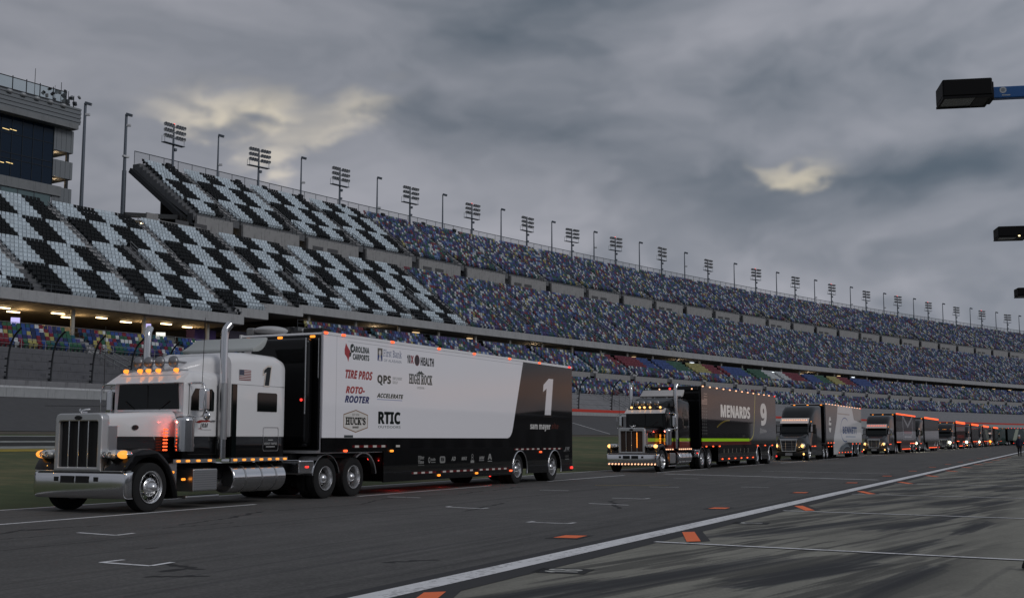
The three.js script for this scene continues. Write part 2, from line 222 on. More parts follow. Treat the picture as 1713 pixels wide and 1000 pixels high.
for (let i = -1; i < 12; i++) {
  const s = 16.75 + 8.36 * i;
  mark('divider_border', stripe([s, -5.66], [s - 0.85, 1.4], 0.2, Y1), tarBlack, stalls); mark('stall_divider', stripe([s, -5.6], [s - 0.84, 1.35], 0.12, Y2), whitePaint, stalls);
  const o = s + 0.3; mark('block_border', flat([[o + 1.74, -5.72], [o + 1.95, -5.55], [o + 0.2, -4.92], [o - 0.2, -5.12]], Y1 - 0.001), tarBlack, stalls); mark('orange_block', flat([[o + 1.6, -5.78], [o + 1.75, -5.62], [o + 0.05, -5.02], [o - 0.12, -5.18]], Y2), orangePaint, stalls);
}
for (const [n, s, t] of [['18', 12.66, -5.32], ['17', 21.2, -5.3]]) {
  const tx = canvasTex(128, 128, (g) => { g.fillStyle = '#191a1a'; g.fillRect(0, 0, 128, 128); g.fillStyle = '#b9b9b4'; g.font = 'bold 112px sans-serif'; g.textAlign = 'center'; g.setTransform(0.78, 0, 0, 1, 64, 0); g.fillText(n, 0, 104); });
  const p = mark('stall_number', new THREE.PlaneGeometry(0.52, 0.62).rotateX(-Math.PI / 2).rotateY(0.12), std(0xffffff, 0.8, 0, { map: tx }), stalls); p.position.set(s, Y1, t);
}
mark('paddock_apron', sheet(-40, 470, 3, 150, -0.01, 1 / 14), asphaltFarMat, stalls);

// infield grass rises from the pit road to the foot of the banked track
const dry = [0.12, 0.11, 0.045], lush = [0.062, 0.082, 0.026];
const grassTex = dataTex(1024, 1024, (x, y) => { const a = fbm(x * 7, y * 7, 4), b = fbm(x * 40 + 3, y * 40, 4), c = hash(Math.floor(x * 1024), Math.floor(y * 1024)); const m = smooth(0.35, 0.75, a * 0.6 + b * 0.4), v = 0.62 + 0.3 * b + 0.4 * c; return [0, 1, 2].map((i) => lerp(lush[i], dry[i], m) * v); });
const trackLow = (u) => 2.05 * (1 - smooth(90, 185, u));
function grassPoint(k, f, lift = 0) { const a = lane(lerp(-20, 262, k), -20.6), u = lerp(-125, 185, k), b = stand(u, 61); return V(lerp(a.x, b.x, f), trackLow(u) * f * (0.85 + 0.15 * f) - 0.03 + lift, lerp(a.z, b.z, f)); }
function ruled(k0, k1, f0, f1, nk, nf, lift = 0) { const pos = [], uv = [], idx = []; for (let i = 0; i <= nk; i++) for (let j = 0; j <= nf; j++) { const p = grassPoint(lerp(k0, k1, i / nk), lerp(f0, f1, j / nf), lift); pos.push(p.x, p.y, p.z); uv.push(p.x / 22, p.z / 22); } for (let i = 0; i < nk; i++) for (let j = 0; j < nf; j++) { const a = i * (nf + 1) + j, b = a + nf + 1; idx.push(a, a + 1, b, a + 1, b + 1, b); } const g = new THREE.BufferGeometry(); g.setAttribute('position', new THREE.Float32BufferAttribute(pos, 3)); g.setAttribute('uv', new THREE.Float32BufferAttribute(uv, 2)); g.setIndex(idx); g.computeVertexNormals(); return g; }
const grassField = structure('infield_lawn', ruled(0, 1, 0, 1, 90, 30), std(0xffffff, 1, 0, { map: grassTex }), 'mown green infield grass between pit road and banked track', 'lawn');
// team-style lettering sprayed on the turf, cut by the frame: only bars of it show
const turfWhite = std([0.3, 0.31, 0.29], 1); turfWhite.map = dataTex(256, 256, (x, y) => { const v = 0.55 + 0.6 * fbm(x * 50, y * 50, 3); return [v, v, v]; }); const turfYellow = std([0.36, 0.27, 0.03], 1, 0, { map: turfWhite.map }), turfBlack = std([0.016, 0.017, 0.015], 1, 0, { map: turfWhite.map });
mark('painted_turf', ruled(0.1, 0.36, 0.55, 0.86, 60, 20, 0.012), turfWhite, grassField);
mark('painted_turf', ruled(0.1, 0.36, 0.5, 0.545, 60, 6, 0.014), turfYellow, grassField);
for (const [k0, k1, f0, f1] of [[0.12, 0.2, 0.6, 0.68], [0.22, 0.245, 0.58, 0.8], [0.25, 0.34, 0.66, 0.71], [0.18, 0.215, 0.72, 0.83], [0.26, 0.36, 0.77, 0.81]]) mark('painted_turf', ruled(k0, k1, f0, f1, 20, 8, 0.024), turfBlack, grassField);
mark('service_road', ruled(0.42, 0.85, 0.42, 0.47, 40, 4, 0.012), std([0.02, 0.019, 0.018], 0.9), grassField);
mark('dirt_strip', ruled(0, 1, 0.9, 0.985, 90, 4, 0.014), std([0.1, 0.085, 0.06], 1, 0, { map: turfWhite.map }), grassField);
const trackTex = dataTex(512, 256, (x, y) => { const v = 0.062 * (0.7 + 0.35 * fbm(x * 5, y * 60, 4) + 0.3 * hash(Math.floor(x * 512), Math.floor(y * 256)) * 0.6 + 0.25 * fbm(x * 20, y * 8, 3)); return [v, v, v * 1.04]; });
const bank = (w) => lerp(4.85, 2.05, (w - 48.3) / 12.7);
const trackH = (u, w, h) => { const f = (w - 48.3) / 12.7; return lerp(lerp(4.85, 0.06, smooth(130, 205, u)), trackLow(u) + 0.05, f) + (h - bank(w)); };
const track = structure('race_track', sweep([48.2, 51, 54, 57, 61.3].map((w) => [w, bank(w)]), -130, 460, 8, false, trackH), std(0xffffff, 0.85, 0, { map: trackTex }), 'dark banked asphalt race track below the outside wall', 'track');
const trackQuad = (a, b, w) => { const pos = [], n = 12; for (let i = 0; i <= n; i++) for (const e of [-w / 2, w / 2]) { const u = lerp(a[0], b[0], i / n), ww = lerp(a[1], b[1], i / n), p = Math.abs(b[0] - a[0]) > 5 ? stand(u, ww + e) : stand(u + e, ww); pos.push(p.x, trackH(u, ww, bank(ww)) + 0.02, p.z); } const idx = []; for (let i = 0; i < n; i++) idx.push(2 * i, 2 * i + 1, 2 * i + 2, 2 * i + 1, 2 * i + 3, 2 * i + 2); const g = new THREE.BufferGeometry(); g.setAttribute('position', new THREE.Float32BufferAttribute(pos, 3)); g.setAttribute('uv', new THREE.Float32BufferAttribute(new Array(pos.length / 3 * 2).fill(0.3), 2)); g.setIndex(idx); g.computeVertexNormals(); return g; };
mark('track_line', trackQuad([-52.6, 51.7], [-44, 51.1], 0.16), whitePaint, track); mark('track_line', trackQuad([27.9, 53.9], [25.8, 60.8], 0.22), whitePaint, track);

// ---------------------------------------------------------------- outside wall and catch fence
const concTex = dataTex(512, 512, (x, y) => { const v = 0.75 + 0.22 * fbm(x * 9, y * 9, 5) + 0.12 * hash(Math.floor(x * 512), Math.floor(y * 512)) - 0.25 * smooth(0.6, 0.8, fbm(x * 30, y * 3 + 8, 4)); return [v, v, v]; });
const conc = (c) => std(c, 0.9, 0, { map: concTex });
const steel = std([0.1, 0.11, 0.125], 0.55, 0.6), darkSteel = std([0.025, 0.028, 0.032], 0.6, 0.4), galv = std([0.3, 0.31, 0.32], 0.5, 0.7);
{
  const wall = thing('track_wall', 'long pale concrete wall along the top of the banked track', 'wall');
  mesh('wall_body', sweep([[47.2, 4.0], [48.25, 4.0], [48.25, 5.75], [47.2, 5.75]], -130, 300, 8, true), conc([0.34, 0.35, 0.36]), wall);
  const red = mesh('red_stripe', sweep([[47.15, 5.755], [48.27, 5.755], [48.27, 5.36]], 22, 300, 8), std([0.5, 0.035, 0.02], 0.6), wall); red.userData.label = 'bright red band along the top of the wall';
  mesh('white_stripe', sweep([[47.15, 5.757], [48.27, 5.757], [48.27, 5.6]], -130, 22, 8), conc([0.55, 0.56, 0.58]), wall);
  const fence = thing('catch_fence', 'tall catch fence of curved dark posts and cables behind the track wall', 'fence');
  const post = tube([V(0, 0, 0), V(0, 1.6, 0.05), V(0, 3.2, 0.28), V(0, 4.1, 0.8), V(0, 4.7, 1.6)], 0.085, 14, 6), foot = box(0.1, 0.1, 0.34, 0, 0, -0.12);
  for (let u = -70; u < 78; u += u < 0 ? 4.3 : 9.5) { const p = mesh('post', post, darkSteel, fence); p.position.copy(stand(u, 46.9, 5.7)); p.rotation.y = standTurn(u); for (const y of [0.3, 0.75, 1.2, 1.7, 2.3]) mesh('clamp', foot, darkSteel, p).position.y = y; }
  const cable = (w, h) => { const pts = []; for (let u = -70; u <= 78; u += 6) pts.push(stand(u, w, h)); return tube(pts, 0.012, 80, 4); };
  for (const [w, h] of [[46.93, 6.5], [46.95, 7.2], [46.97, 7.9], [47.05, 8.5], [47.2, 9.1], [47.7, 9.8], [48.4, 10.3]]) mesh('cable', cable(w, h), darkSteel, fence);
}
// ---------------------------------------------------------------- the grandstand
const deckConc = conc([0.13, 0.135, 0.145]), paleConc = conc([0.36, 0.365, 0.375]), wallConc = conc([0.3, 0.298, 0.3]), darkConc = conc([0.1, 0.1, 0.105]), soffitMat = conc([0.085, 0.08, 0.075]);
const stands = thing('grandstand', 'huge two-deck speedway grandstand curving away behind the haulers, rows of empty seats', 'grandstand');
const UEND = 455, TR = 0.76, RI = 0.547;
const UP0 = { w: 0, h: 39.9, n: 16, u0: -1.6, u1: UEND }, LO0 = { w: 14.5, h: 28.2 };
const tierProfile = (w0, h0, n, tread, rise, drop) => { const p = [[w0 - 0.7, h0 + 0.02]]; for (let i = 0; i < n; i++) p.push([w0 + tread * i, h0 - rise * i], [w0 + tread * (i + 1), h0 - rise * i]); const [we, he] = p[p.length - 1]; return [...p, [we + 0.02, he - drop], [w0 - 0.7, h0 - drop]]; };
const deck = (name, w0, h0, n, tread, rise, drop, u0, u1, mat = deckConc) => mesh(name, sweep(tierProfile(w0, h0, n, tread, rise, drop), u0, u1, 9, true), mat, stands);
deck('upper_deck', 0, 39.9, 16, TR, RI, 1.0, -1.6, UEND);
const SEG = [[-135, -12, 24], [-12, -6.5, 22], [-6.5, 1.2, 20], [1.2, UEND, 19]];
const rowsAt = (u) => SEG.find(([a, b]) => u < b)?.[2] ?? 19;
for (const [a, b, n] of SEG) {
  deck('lower_deck', LO0.w, LO0.h, n, TR, RI, 1.0, a, b);
  const w = LO0.w + TR * n, h = LO0.h - RI * (n - 1);
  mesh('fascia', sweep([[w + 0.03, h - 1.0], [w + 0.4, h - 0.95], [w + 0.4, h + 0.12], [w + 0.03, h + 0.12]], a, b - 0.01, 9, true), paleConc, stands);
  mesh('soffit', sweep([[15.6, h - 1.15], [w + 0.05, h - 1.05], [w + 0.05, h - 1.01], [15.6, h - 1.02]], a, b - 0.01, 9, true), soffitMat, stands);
}
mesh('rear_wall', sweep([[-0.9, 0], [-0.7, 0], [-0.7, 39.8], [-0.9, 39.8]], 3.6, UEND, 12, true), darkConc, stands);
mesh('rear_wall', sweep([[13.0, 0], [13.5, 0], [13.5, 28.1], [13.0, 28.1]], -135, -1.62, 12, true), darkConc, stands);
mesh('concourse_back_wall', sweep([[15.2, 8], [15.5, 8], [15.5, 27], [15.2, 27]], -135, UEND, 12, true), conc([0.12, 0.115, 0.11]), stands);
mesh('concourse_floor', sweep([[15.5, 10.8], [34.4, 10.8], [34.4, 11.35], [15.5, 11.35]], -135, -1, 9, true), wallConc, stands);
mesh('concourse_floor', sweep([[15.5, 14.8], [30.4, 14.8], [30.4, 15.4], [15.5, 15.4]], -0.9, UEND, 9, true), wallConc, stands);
// lowest tiers
const LT = { w0: 34.5, h0: 11.35, n: 5, tread: 0.8, rise: 0.42 }, TA = { w0: 30.5, h0: 15.35, n: 7, tread: 0.72, rise: 0.49 }, TB = { w0: 36.6, h0: 10.5, n: 6, tread: 0.68, rise: 0.4 };
const deck2 = (name, T, u0, u1) => mesh(name, sweep(tierProfile(T.w0, T.h0, T.n, T.tread, T.rise, 0.6), u0, u1, 9, true), deckConc, stands);
deck2('front_tier', LT, -135, -1); deck2('front_tier', TA, -0.9, UEND); deck2('front_tier', TB, -0.9, UEND);
mesh('bare_terrace', sweep(tierProfile(38.6, 9.45, 8, 1.0, 0.4, 0.8), -135, -1, 9, true), conc([0.12, 0.122, 0.135]), stands);
mesh('front_slope', sweep([[40.75, 4.5], [46.9, 4.5], [46.9, 5.6], [40.9, 8.5], [40.75, 8.5]], -0.9, UEND, 9, true), conc([0.2, 0.2, 0.21]), stands);
mesh('front_footing', sweep([[38, 4.0], [47.0, 4.0], [47.0, 6.3], [38, 6.3]], -135, -1, 9, true), conc([0.2, 0.2, 0.21]), stands);

// wall between the decks, one panel between each pair of stair openings; some openings are lit
const ventMat = std([0.07, 0.07, 0.075], 0.7), coolLamp = glow([0.85, 0.92, 1], 2.6), warmLamp = glow([1, 0.72, 0.38], 7), softLamp = glow([1, 0.75, 0.45], 3), dimLamp = glow([1, 0.68, 0.36], 1.1);
const SECT = 13, UA = 45, LA = 39;                                 // aisles at UA + 13k above, LA + 13k below
for (let k = -4; k < 32; k++) {
  const u = UA + SECT * k; if (u > UEND - 12) break;
  const a = Math.max(u + 0.95, -1.4), b = u + SECT - 0.95; if (b < 0) continue;
  mesh('wall_panel', sweep([[12.3, 27.4], [12.75, 27.4], [12.75, 31.25], [12.3, 31.25]], a, b, 7, true), wallConc, stands);
  if (k % 2 === 0) for (const d of [3, 6.2]) { const v = mesh('vent_grille', box(2.2, 0.5, 0.06), ventMat, stands); v.position.copy(stand(u + d, 12.78, 29.9)); v.rotation.y = standTurn(u + d); }
  if (k % 3 === 1) { const v = mesh('camera_booth', box(4.6, 1.3, 1.2), conc([0.16, 0.16, 0.165]), stands); v.position.copy(stand(u + 8.5, 13.6, 28.5)); v.rotation.y = standTurn(u + 8.5); }
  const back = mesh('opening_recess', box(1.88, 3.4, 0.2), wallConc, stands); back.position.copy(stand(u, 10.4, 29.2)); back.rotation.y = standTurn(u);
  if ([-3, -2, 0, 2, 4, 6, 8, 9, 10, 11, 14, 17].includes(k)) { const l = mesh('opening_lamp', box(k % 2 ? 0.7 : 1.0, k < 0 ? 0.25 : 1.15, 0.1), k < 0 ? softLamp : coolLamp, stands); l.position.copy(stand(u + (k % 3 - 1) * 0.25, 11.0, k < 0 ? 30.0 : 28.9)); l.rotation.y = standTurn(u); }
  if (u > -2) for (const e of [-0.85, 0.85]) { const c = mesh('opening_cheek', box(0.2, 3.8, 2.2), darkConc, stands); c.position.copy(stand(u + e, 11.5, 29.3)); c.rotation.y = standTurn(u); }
}
// the lower front wall between the two front tiers, with a gateway through it every section
for (let u = -0.9; u < UEND - 14; u += 13) mesh('tier_wall', sweep([[35.6, 10.4], [35.9, 10.4], [35.9, 12.35], [35.6, 12.35]], u, u + 11.2, 6, true), wallConc, stands);
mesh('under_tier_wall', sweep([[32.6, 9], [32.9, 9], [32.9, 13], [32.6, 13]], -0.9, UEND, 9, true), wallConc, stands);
// raked end of the upper deck with its steel
{
  const beam = (a, b, s) => { const d = a.distanceTo(b), g = box(s, s, d); g.applyMatrix4(new THREE.Matrix4().lookAt(a, b, V(0, 1, 0))); return g.translate((a.x + b.x) / 2, (a.y + b.y) / 2, (a.z + b.z) / 2); };
  mesh('raker_beam', beam(stand(-1.9, -0.6, 39), stand(-1.9, 12.4, 29.7), 0.7), darkSteel, stands);
  for (const w of [9.2, 10.6, 12]) mesh('end_column', beam(stand(-2.0, w, 25), stand(-2.0, w, 31.5), 0.55), darkSteel, stands);
  mesh('walkway_truss', beam(stand(-9.5, 8, 30.6), stand(-2.2, 9.6, 31.2), 0.6), darkSteel, stands); mesh('walkway_truss', beam(stand(-9.5, 8.2, 29.8), stand(-2.2, 9.8, 30.2), 0.3), darkSteel, stands);
  for (const [u, w] of [[-7.6, 9], [-4.4, 9.6]]) { const l = mesh('walkway_lamp', box(1.0, 0.16, 0.3), warmLamp, stands); l.position.copy(stand(u, w, 29.6)); l.rotation.set(0, standTurn(u), 0.35); }
  mesh('landing_wall', sweep([[13.6, 27.5], [13.9, 27.5], [13.9, 29.4], [13.6, 29.4]], -11, -1.7, 5, true), wallConc, stands);
}
// seats
const seatGeo = merged([new THREE.BoxGeometry(0.4, 0.4, 0.05).rotateX(-0.18).translate(0, 0.73, -0.14), new THREE.BoxGeometry(0.38, 0.05, 0.34).rotateX(-1.15).translate(0, 0.4, 0.06), new THREE.BoxGeometry(0.07, 0.42, 0.1).translate(0, 0.21, -0.12)]);
const SW = [0.52, 0.6, 0.66], SB = [0.006, 0.0075, 0.009];
const seatMat = (c) => phys(c, { roughness: 0.55, specularIntensity: 0.4 });
const PAL = { blue: [0.03, 0.07, 0.24], navy: [0.02, 0.032, 0.09], violet: [0.075, 0.055, 0.19], teal: [0.02, 0.09, 0.12], green: [0.03, 0.11, 0.065], yellow: [0.36, 0.33, 0.12], red: [0.17, 0.018, 0.032], white: [0.5, 0.53, 0.55], sky: [0.14, 0.22, 0.42], black: [0.015, 0.017, 0.02] };
const dull = (c) => { const g = 0.12; return c.map((v, i) => lerp(v, [g, g * 1.02, g * 1.2][i], 0.2)); };
const MIX = ['blue', 'violet', 'navy', 'navy', 'violet', 'violet', 'teal', 'teal', 'green', 'green', 'yellow', 'red', 'red', 'white', 'white', 'sky', 'black', 'navy', 'black', 'blue', 'sky', 'white']  .map((k) => dull(PAL[k]));
const seats = [];
function fillTier(T, aisle, u0, u1, colorOf) {
  for (let k = Math.floor((u0 - aisle) / SECT); ; k++) {
    const base = aisle + SECT * k; if (base > u1) break;
    for (let q = 0; q < 24; q++) { if (q > 22) continue; const u = base + 0.95 + 0.5 * q; if (u < u0 || u > u1) continue; const n = T.n ?? rowsAt(u); for (let r = 0; r < n; r++) { const c = colorOf(u, r, q, k); if (c) seats.push({ p: stand(u, T.w0 + (r + 0.42) * T.tread, T.h0 - r * T.rise), r: standTurn(u) + (rnd() - 0.5) * 0.05, c }); } }
  }
}
const checker = (lim) => (u, r, q, k) => { if (u > lim) return pick(MIX); const rb = Math.floor((r + (k & 1 ? 2 : 0)) / 6); return ((q + 6 * rb + 120) % 12) < 6 ? SW : SB; };
fillTier({ w0: 0, h0: 39.9, n: 16, tread: TR, rise: RI }, UA, -1, UEND - 1, (u, r, q, k) => { if (r > 12 && q % 24 > 20) return null; return checker(UA)(u, r, q, k); });
const halfAisle = (u, r) => { const m = ((u - LA) % (2 * SECT) + 2 * SECT) % (2 * SECT); return m > 12.2 + 6 && m < 14.4 + 6 && r > 8 && r < 16; };
fillTier({ w0: LO0.w, h0: LO0.h, tread: TR, rise: RI }, LA, -95, UEND - 1, (u, r, q, k) => (halfAisle(u, r) ? null : checker(LA)(u, r, q, k)));
fillTier(LT, -50, -95, -1.4, () => PAL[pick(['blue', 'navy', 'violet', 'teal', 'green', 'yellow', 'red', 'white', 'blue', 'green', 'red', 'navy'])]);
const BLOCKS = ['red', 'blue', 'green', 'yellow', 'red', 'blue', 'green', 'white', 'red', 'blue', 'green', 'yellow', 'red', 'blue'], BU = [75, 86, 97, 104, 111, 119, 128, 137, 147, 156, 163, 169, 175, 182, 192];
fillTier(TA, LA, 0, UEND - 1, (u, r) => { if (r < 4 && u > BU[0] && u < BU[14]) { const i = BU.findIndex((b) => b > u) - 1; return dull(PAL[BLOCKS[i]]); } return pick(MIX); });
fillTier(TB, LA, 0, 300, () => pick(MIX));
{
  const fwd = V(0, Math.sin(PITCH), -Math.cos(PITCH)), upv = V(0, Math.cos(PITCH), Math.sin(PITCH)), q = V(0, 0, 0);
  for (const s of seats) { q.copy(s.p).sub(camera.position); const d = q.dot(fwd), x = q.x / d, y = q.dot(upv) / d; s.d = Math.abs(x) < 0.425 && Math.abs(y) < 0.248 && !(x > -0.27 && y < -0.035 && y > -0.2) ? q.length() : 1e6; }
  const order = [...seats].sort((a, b) => a.d - b.d), near = new Set(order.slice(0, 300)), mats = new Map();
  for (const s of order.slice(0, 300)) { const key = s.c.join(); if (!mats.has(key)) mats.set(key, seatMat(s.c)); const m = mesh('seat', seatGeo, mats.get(key), stands); m.position.copy(s.p); m.rotation.y = s.r; }
  const rest = seats.filter((s) => !near.has(s)), inst = new THREE.InstancedMesh(seatGeo, seatMat(0xffffff), rest.length), m = new THREE.Matrix4(), c = new THREE.Color(), one = V(1, 1, 1), up = V(0, 1, 0);
  rest.forEach((s, i) => { m.compose(s.p, new THREE.Quaternion().setFromAxisAngle(up, s.r), one); inst.setMatrixAt(i, m); const v = 0.86 + 0.28 * rnd(); inst.setColorAt(i, c.setRGB(s.c[0] * v, s.c[1] * v, s.c[2] * v)); });
  inst.name = 'more_seats'; inst.userData = { kind: 'stuff' }; inst.castShadow = true; stands.add(inst);
}
// aisle steps (stuff) and handrails
{
  const railMat = std([0.26, 0.27, 0.28], 0.5, 0.2), step = box(1.25, 0.27, 0.38), list = [];
  const run = (w0, h0, n, aisle, u0, u1, tread, rise) => { for (let k = -12; k < 34; k++) { const u = aisle + SECT * k + 0.05; if (u < u0 || u > u1) continue; const N = n ?? rowsAt(u); for (let r = 0; r < N; r++) list.push([stand(u, w0 + (r + 1) * tread + 0.19, h0 - (r + 1) * rise + 0.13), standTurn(u)]); } };
  run(0, 39.9, 15, UA, -1, UEND - 2, TR, RI); run(LO0.w, LO0.h, 18, LA, -95, UEND - 2, TR, RI); run(TA.w0, TA.h0, 6, LA, 0, UEND - 2, TA.tread, TA.rise); run(LT.w0, LT.h0, 4, -50, -95, -2, LT.tread, LT.rise);
  const inst = new THREE.InstancedMesh(step, conc([0.4, 0.4, 0.41]), list.length), m = new THREE.Matrix4();
  list.forEach(([p, r], i) => inst.setMatrixAt(i, m.compose(p, new THREE.Quaternion().setFromAxisAngle(V(0, 1, 0), r), V(1, 1, 1))));
  inst.name = 'aisle_steps'; inst.userData = { kind: 'stuff' }; stands.add(inst);
  const rail = (u, w0, h0, w1, h1, mat = railMat) => { const a = stand(u, w0, h0), b = stand(u, w1, h1), t = 0.045; const parts = []; for (const y of [0.95, 0.55]) parts.push(rod(a.clone().setY(a.y + y), b.clone().setY(b.y + y), t)); const n = Math.max(1, Math.round(a.distanceTo(b) / 2.2)); for (let i = 0; i <= n; i++) { const p = a.clone().lerp(b, i / n); parts.push(rod(p, p.clone().setY(p.y + 0.95), t)); } mesh('handrail', merged(parts), mat, stands); };
  for (let k = -12; k < 18; k++) {
    const u = UA + SECT * k; if (u > -1) for (const [r0, r1] of [[2, 6], [8, 13]]) rail(u + 0.1, r0 * TR, 39.9 - r0 * RI, r1 * TR, 39.9 - r1 * RI);
    const l = LA + SECT * k; if (l > -95) { for (const [r0, r1] of [[0.5, 5], [6.5, 10], [12, 17]]) rail(l + 0.1, LO0.w + r0 * TR, LO0.h - r0 * RI, LO0.w + r1 * TR, LO0.h - r1 * RI); }
    const h = LA + SECT * 2 * k + 19.3; if (h > -95 && h < 200) for (const e of [-0.9, 0.9]) rail(h + e, LO0.w + 8.5 * TR, LO0.h - 8.5 * RI + 0.1, LO0.w + 15.5 * TR, LO0.h - 15.5 * RI + 0.1);
    const g = UA + SECT * k; if (g > 0) for (const e of [-0.95, 0.95]) rail(g + e, 9.6, 33.1, 12.2, 31.3, darkSteel);
  }
  // front rails along the deck edges
  const frontRail = (w, h, u0, u1, mat, gap = 2.4, hgt = 0.95) => { for (let a = u0; a < u1; a += 26) { const parts = [], b = Math.min(a + 26, u1); for (let u = a; u < b - 0.1; u += gap) { const p = stand(u, w, h), q = stand(Math.min(u + gap, b), w, h); parts.push(rod(p, p.clone().setY(h + hgt), 0.03, 5)); for (const y of [hgt, hgt * 0.55]) parts.push(rod(p.clone().setY(h + y), q.clone().setY(h + y), 0.024, 5)); } mesh('front_rail', merged(parts), mat, stands); } };
  for (const [a, b, n] of SEG) frontRail(LO0.w + TR * n + 0.1, LO0.h - RI * (n - 1), Math.max(a, -95), Math.min(b, 300), steel);
  frontRail(12.2, 31.2, -1, 300, darkSteel, 2.6, 0.9); frontRail(34.2, 11.35, -95, -2, galv, 2.2, 1.05); frontRail(38.8, 9.5, -95, -2, galv, 2.6, 0.9); frontRail(30.3, 15.4, 0, 300, steel, 2.6, 1.0);
  // stair down the bare terrace, and the ones by the far fence
  for (const u of [-38.2, -36.6]) { rail(u, 38.8, 9.4, 46.4, 6.4); }
  for (const u of [-18.5, 55.2, 56.8, 62]) rail(u, 40.8, 8.4, 46.6, 5.7);
}
// rear fence on the rim: a post for every bay, panels of wire mesh
{
  const rim = thing('rim_fence', 'chain-link safety fence along the top rim of the upper deck', 'fence');
  const post = cyl(0.045, 0.045, 2.0, 6).translate(0, 1, 0), wire = std([0.16, 0.17, 0.18], 0.7, 0.3, { transparent: true, opacity: 0.3, side: THREE.DoubleSide });
  for (let u = -1.5; u < UEND; u += 2.6) { const m = mesh('post', post, steel, rim); m.position.copy(stand(u, -0.55, 39.9)); }
  for (let u = -1.5; u < UEND - 2; u += 26) { const b = Math.min(u + 26, UEND); mesh('mesh_panel', sweep([[-0.55, 40.05], [-0.55, 41.8]], u, b, 5), wire, rim); mesh('top_rail', sweep([[-0.6, 41.82], [-0.5, 41.82], [-0.5, 41.92], [-0.6, 41.92]], u, b, 5, true), steel, rim); }
}
// concourse: columns, ceiling lamps, and what stands there
{
  const col = cyl(0.22, 0.22, 1, 10);
  const put = (u, w, h0, h1, mat) => { const c = mesh('concourse_column', col, mat, stands); c.scale.y = h1 - h0; c.position.copy(stand(u, w, (h0 + h1) / 2)); };
  for (let u = -62; u < -3; u += 9.2) put(u, 31.4, 11.35, 14.5, conc([0.4, 0.39, 0.36])); for (let u = 4; u < 240; u += 9.2) put(u, 28.4, 15.4, 17.3, conc([0.3, 0.29, 0.27]));
  const lampAt = (u, w, h, len, mat) => { const l = mesh('ceiling_lamp', box(len, 0.09, 0.34), mat, stands); l.position.copy(stand(u, w, h)); l.rotation.y = standTurn(u); };
  for (const [u, w, len] of [[-55, 19, 3.0], [-52, 18.6, 3.4], [-48.6, 18.4, 4.2], [-46.2, 17.6, 3.6], [-43.4, 18.6, 3.0], [-54, 24, 1.6], [-52.6, 21, 1.6], [-50, 24, 2.2], [-48.4, 21.5, 2.6], [-47.2, 24.5, 2.4], [-45.6, 22, 3.2], [-44.0, 24, 2.6], [-42.2, 22, 2.2], [-46, 29, 1.4], [-40.5, 28.5, 1.5], [-37.5, 26, 1.3], [-34, 28.5, 1.4], [-31, 26, 1.2], [-28.5, 28.5, 1.2], [-24, 27, 1.3], [-20, 29, 1.3], [-16, 28, 1.2]]) lampAt(u, w, 14.32, len, warmLamp);
  for (let u = 4; u < 330; u += 11) lampAt(u + 5 * rnd(), 22 + 5 * rnd(), 17.0, 0.9 + 0.6 * rnd(), rnd() < 0.85 ? dimLamp : coolLamp);
  for (const [u, w, c] of [[-52, 25, 16], [-47.5, 23, 34], [-43.5, 24, 26], [-37, 27, 14], [-30, 27, 9], [-22, 27, 8], [-14, 27, 8]]) { const l = new THREE.PointLight(new THREE.Color(1, 0.62, 0.26), c, 0, 2); l.position.copy(stand(u, w, 13.9)); l.castShadow = true; scene.add(l); }
  for (const u of [20, 60, 110, 170]) { const l = new THREE.PointLight(new THREE.Color(1, 0.72, 0.42), 7, 0, 2); l.position.copy(stand(u, 26, 16.7)); l.castShadow = true; scene.add(l); }
  const kiosk = (u, w, h, W, H, c) => { const k = mesh('concession_wall', box(W, H, 1.4), std(c, 0.7), stands); k.position.copy(stand(u, w, h + H / 2)); k.rotation.y = standTurn(u); };
  kiosk(-39.6, 22, 11.35, 0.9, 2.5, [0.5, 0.25, 0.03]); kiosk(-32.4, 26, 11.35, 3.4, 1.9, [0.3, 0.29, 0.27]); kiosk(-26.5, 28.5, 11.35, 4.6, 1.5, [0.2, 0.23, 0.22]); kiosk(-15.2, 29.5, 11.35, 3.2, 2.6, [0.06, 0.03, 0.13]); kiosk(-20.5, 28.6, 11.35, 3.0, 1.5, [0.24, 0.25, 0.24]); kiosk(-7.5, 28, 11.35, 5, 3, [0.035, 0.03, 0.05]);
  const screenMat = glow([0.55, 0.5, 0.9], 1.0), signMat = glow([0.95, 0.95, 0.85], 1.1);
  for (const [u, w, h, W, mat] of [[-46.5, 34, 12.6, 0.9, signMat], [-42.9, 34, 12.55, 0.8, screenMat], [-24.4, 31, 13.6, 0.8, screenMat], [-21.6, 30, 12.9, 1.0, signMat], [-17.6, 31, 12.2, 0.6, signMat]]) { const s = mesh('display_screen', box(W, 0.62, 0.08), mat, stands); s.position.copy(stand(u, w, h)); s.rotation.y = standTurn(u) - 0.5; }
}
